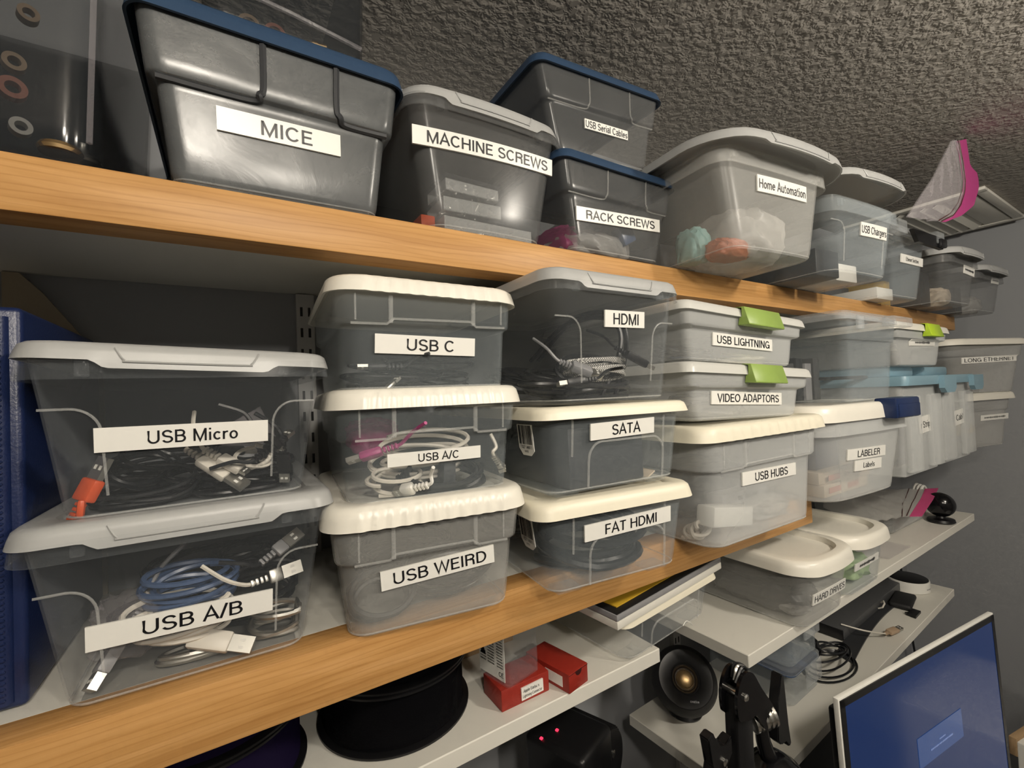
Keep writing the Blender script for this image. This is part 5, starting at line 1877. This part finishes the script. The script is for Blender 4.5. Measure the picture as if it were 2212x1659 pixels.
mc = thing('machine', 'black machine with two red lights and a ribbed drum, below the red box shelf', 'machine', (.462, .60, ZD + .001), math.radians(20))
bm = bmesh.new()
bbox(bm, -.05, .05, -.045, .045, 0, zl(-.64), .004)
finish(bm, 'column', 'black_matt', mc)
bm = bmesh.new()
bbox(bm, -.052, .046, -.055, .055, zl(-.64), zl(-.548), .010, 3)
finish(bm, 'housing', 'black', mc)
bm = bmesh.new()
dm = Matrix.Translation((.040, 0, zl(-.612))) @ Matrix.Rotation(PI / 2, 4, 'X')
lathe(bm, [(.001, -.05), (.050, -.05), (.052, -.045), (.052, .045), (.050, .05), (.001, .05)], 48, dm)
for k in range(46):
    a = 2 * PI * k / 46
    tube(bm, [dm @ Vector((.0528 * math.cos(a), .0528 * math.sin(a), -.046)), dm @ Vector((.0528 * math.cos(a), .0528 * math.sin(a), .046))], .0014, 4)
finish(bm, 'ribbed_drum', 'black', mc)
for x, y in ((-.018, .012), (-.047, .023)):
    bm = bmesh.new()
    bbox(bm, x - .0025, x + .0025, y - .0025, y + .0025, zl(-.548) - .0005, zl(-.546), .001)
    finish(bm, 'red_light', 'red_led', mc)
bm = bmesh.new()
lathe(bm, [(.001, 0), (.006, 0), (.006, .003), (.001, .004)], 16, Matrix.Translation((.050, -.0505, zl(-.600))) @ Matrix.Rotation(PI / 2, 4, 'X'))
finish(bm, 'bolt', 'steel', mc)
bm = bmesh.new()
tube(bm, [(-.05, -.058, zl(-.560)), (.03, -.065, zl(-.66))], .0016, 6)
finish(bm, 'rod', 'steel', mc)
bm = bmesh.new()
bbox(bm, -.32, -.04, -.02, .03, zl(-.66), zl(-.600), .004)
finish(bm, 'beam', 'black_matt', mc)
bm = bmesh.new()
bbox(bm, -.185, -.155, -.052, -.030, zl(-.62), zl(-.565), .002)
for k in range(3):
    box(bm, -.183 + k * .009, -.178 + k * .009, -.0535, -.052, zl(-.60), zl(-.567))
finish(bm, 'white_connector', 'white', mc)

t = thing('white_cabinet', 'white cabinet with a brown back rim, seen at the lower right corner', 'cabinet', (1.60, .312, ZF + .001), math.radians(-10))
bm = bmesh.new()
bbox(bm, .0, .44, -.42, 0, 0, -.892 - ZF, .003)
finish(bm, 'body', 'white', t)
bm = bmesh.new()
bbox(bm, -.001, .441, -.0005, .014, -.93 - ZF, -.886 - ZF, .002)
finish(bm, 'back_rim', 'cardboard', t)
bm = bmesh.new()
tube(bm, smoothcurve([(2.29, .745, -.70), (2.292, .735, -.85), (2.30, .72, -1.05), (2.31, .70, -1.30), (2.31, .70, ZF + .004)], 8), .004, 6)
c = centred(bm)
tag(finish(bm, 'wall_cable', 'black_cable', None, c), 'black cable hanging straight down by the right wall', 'cable')
for k, (x, y, R) in enumerate(((1.20, .56, .07), (1.28, .50, .05))):
    bm = bmesh.new()
    tube(bm, coil_pts(x, y, ZD + .006, R, 4, .004, 201 + k, .7, 0, .3, hgt=.02), .004, 6)
    for v in bm.verts:
        v.co.z = max(v.co.z, ZD + .0012)
    c = centred(bm)
    tag(finish(bm, 'coiled_cable', 'black_cable', None, c), ['black cable tangle on the desk behind the left edge of the monitor', 'smaller black cable coil on the desk behind the monitor'][k], 'cable')

# ------------------------------------------------------------------ light: two bulbs hanging just below the ceiling behind the camera
def bulb(name, loc, power, rad):
    l = bpy.data.lights.new(name, 'POINT')
    l.energy = power
    l.shadow_soft_size = rad
    l.color = (1.0, .918, .795)
    o = bpy.data.objects.new(name, l)
    COL.objects.link(o)
    o.location = loc


bulb('bulb_near', (-.05, -.42, .45), 15, .05)
bulb('bulb_middle', (.17, -.95, .445), 22, .05)
bulb('bulb_far', (.95, -.45, .445), 23, .05)

w = bpy.data.worlds.new('world')
SC.world = w
w.use_nodes = True
w.node_tree.nodes['Background'].inputs[0].default_value = (.8, .78, .74, 1)
w.node_tree.nodes['Background'].inputs[1].default_value = .03
SC.view_settings.view_transform = 'Standard'
SC.view_settings.look = 'None'
SC.view_settings.exposure = 0.0
SC.view_settings.gamma = 1.0
SC.view_settings.use_curve_mapping = False
cy = SC.cycles
cy.max_bounces = 8
cy.diffuse_bounces = 3
cy.glossy_bounces = 3
cy.transparent_max_bounces = 32
cy.use_adaptive_sampling = True
cy.adaptive_threshold = .05
cy.adaptive_min_samples = 12
cy.use_denoising = True
cy.caustics_reflective = False
cy.caustics_refractive = False
cy.sample_clamp_indirect = 4
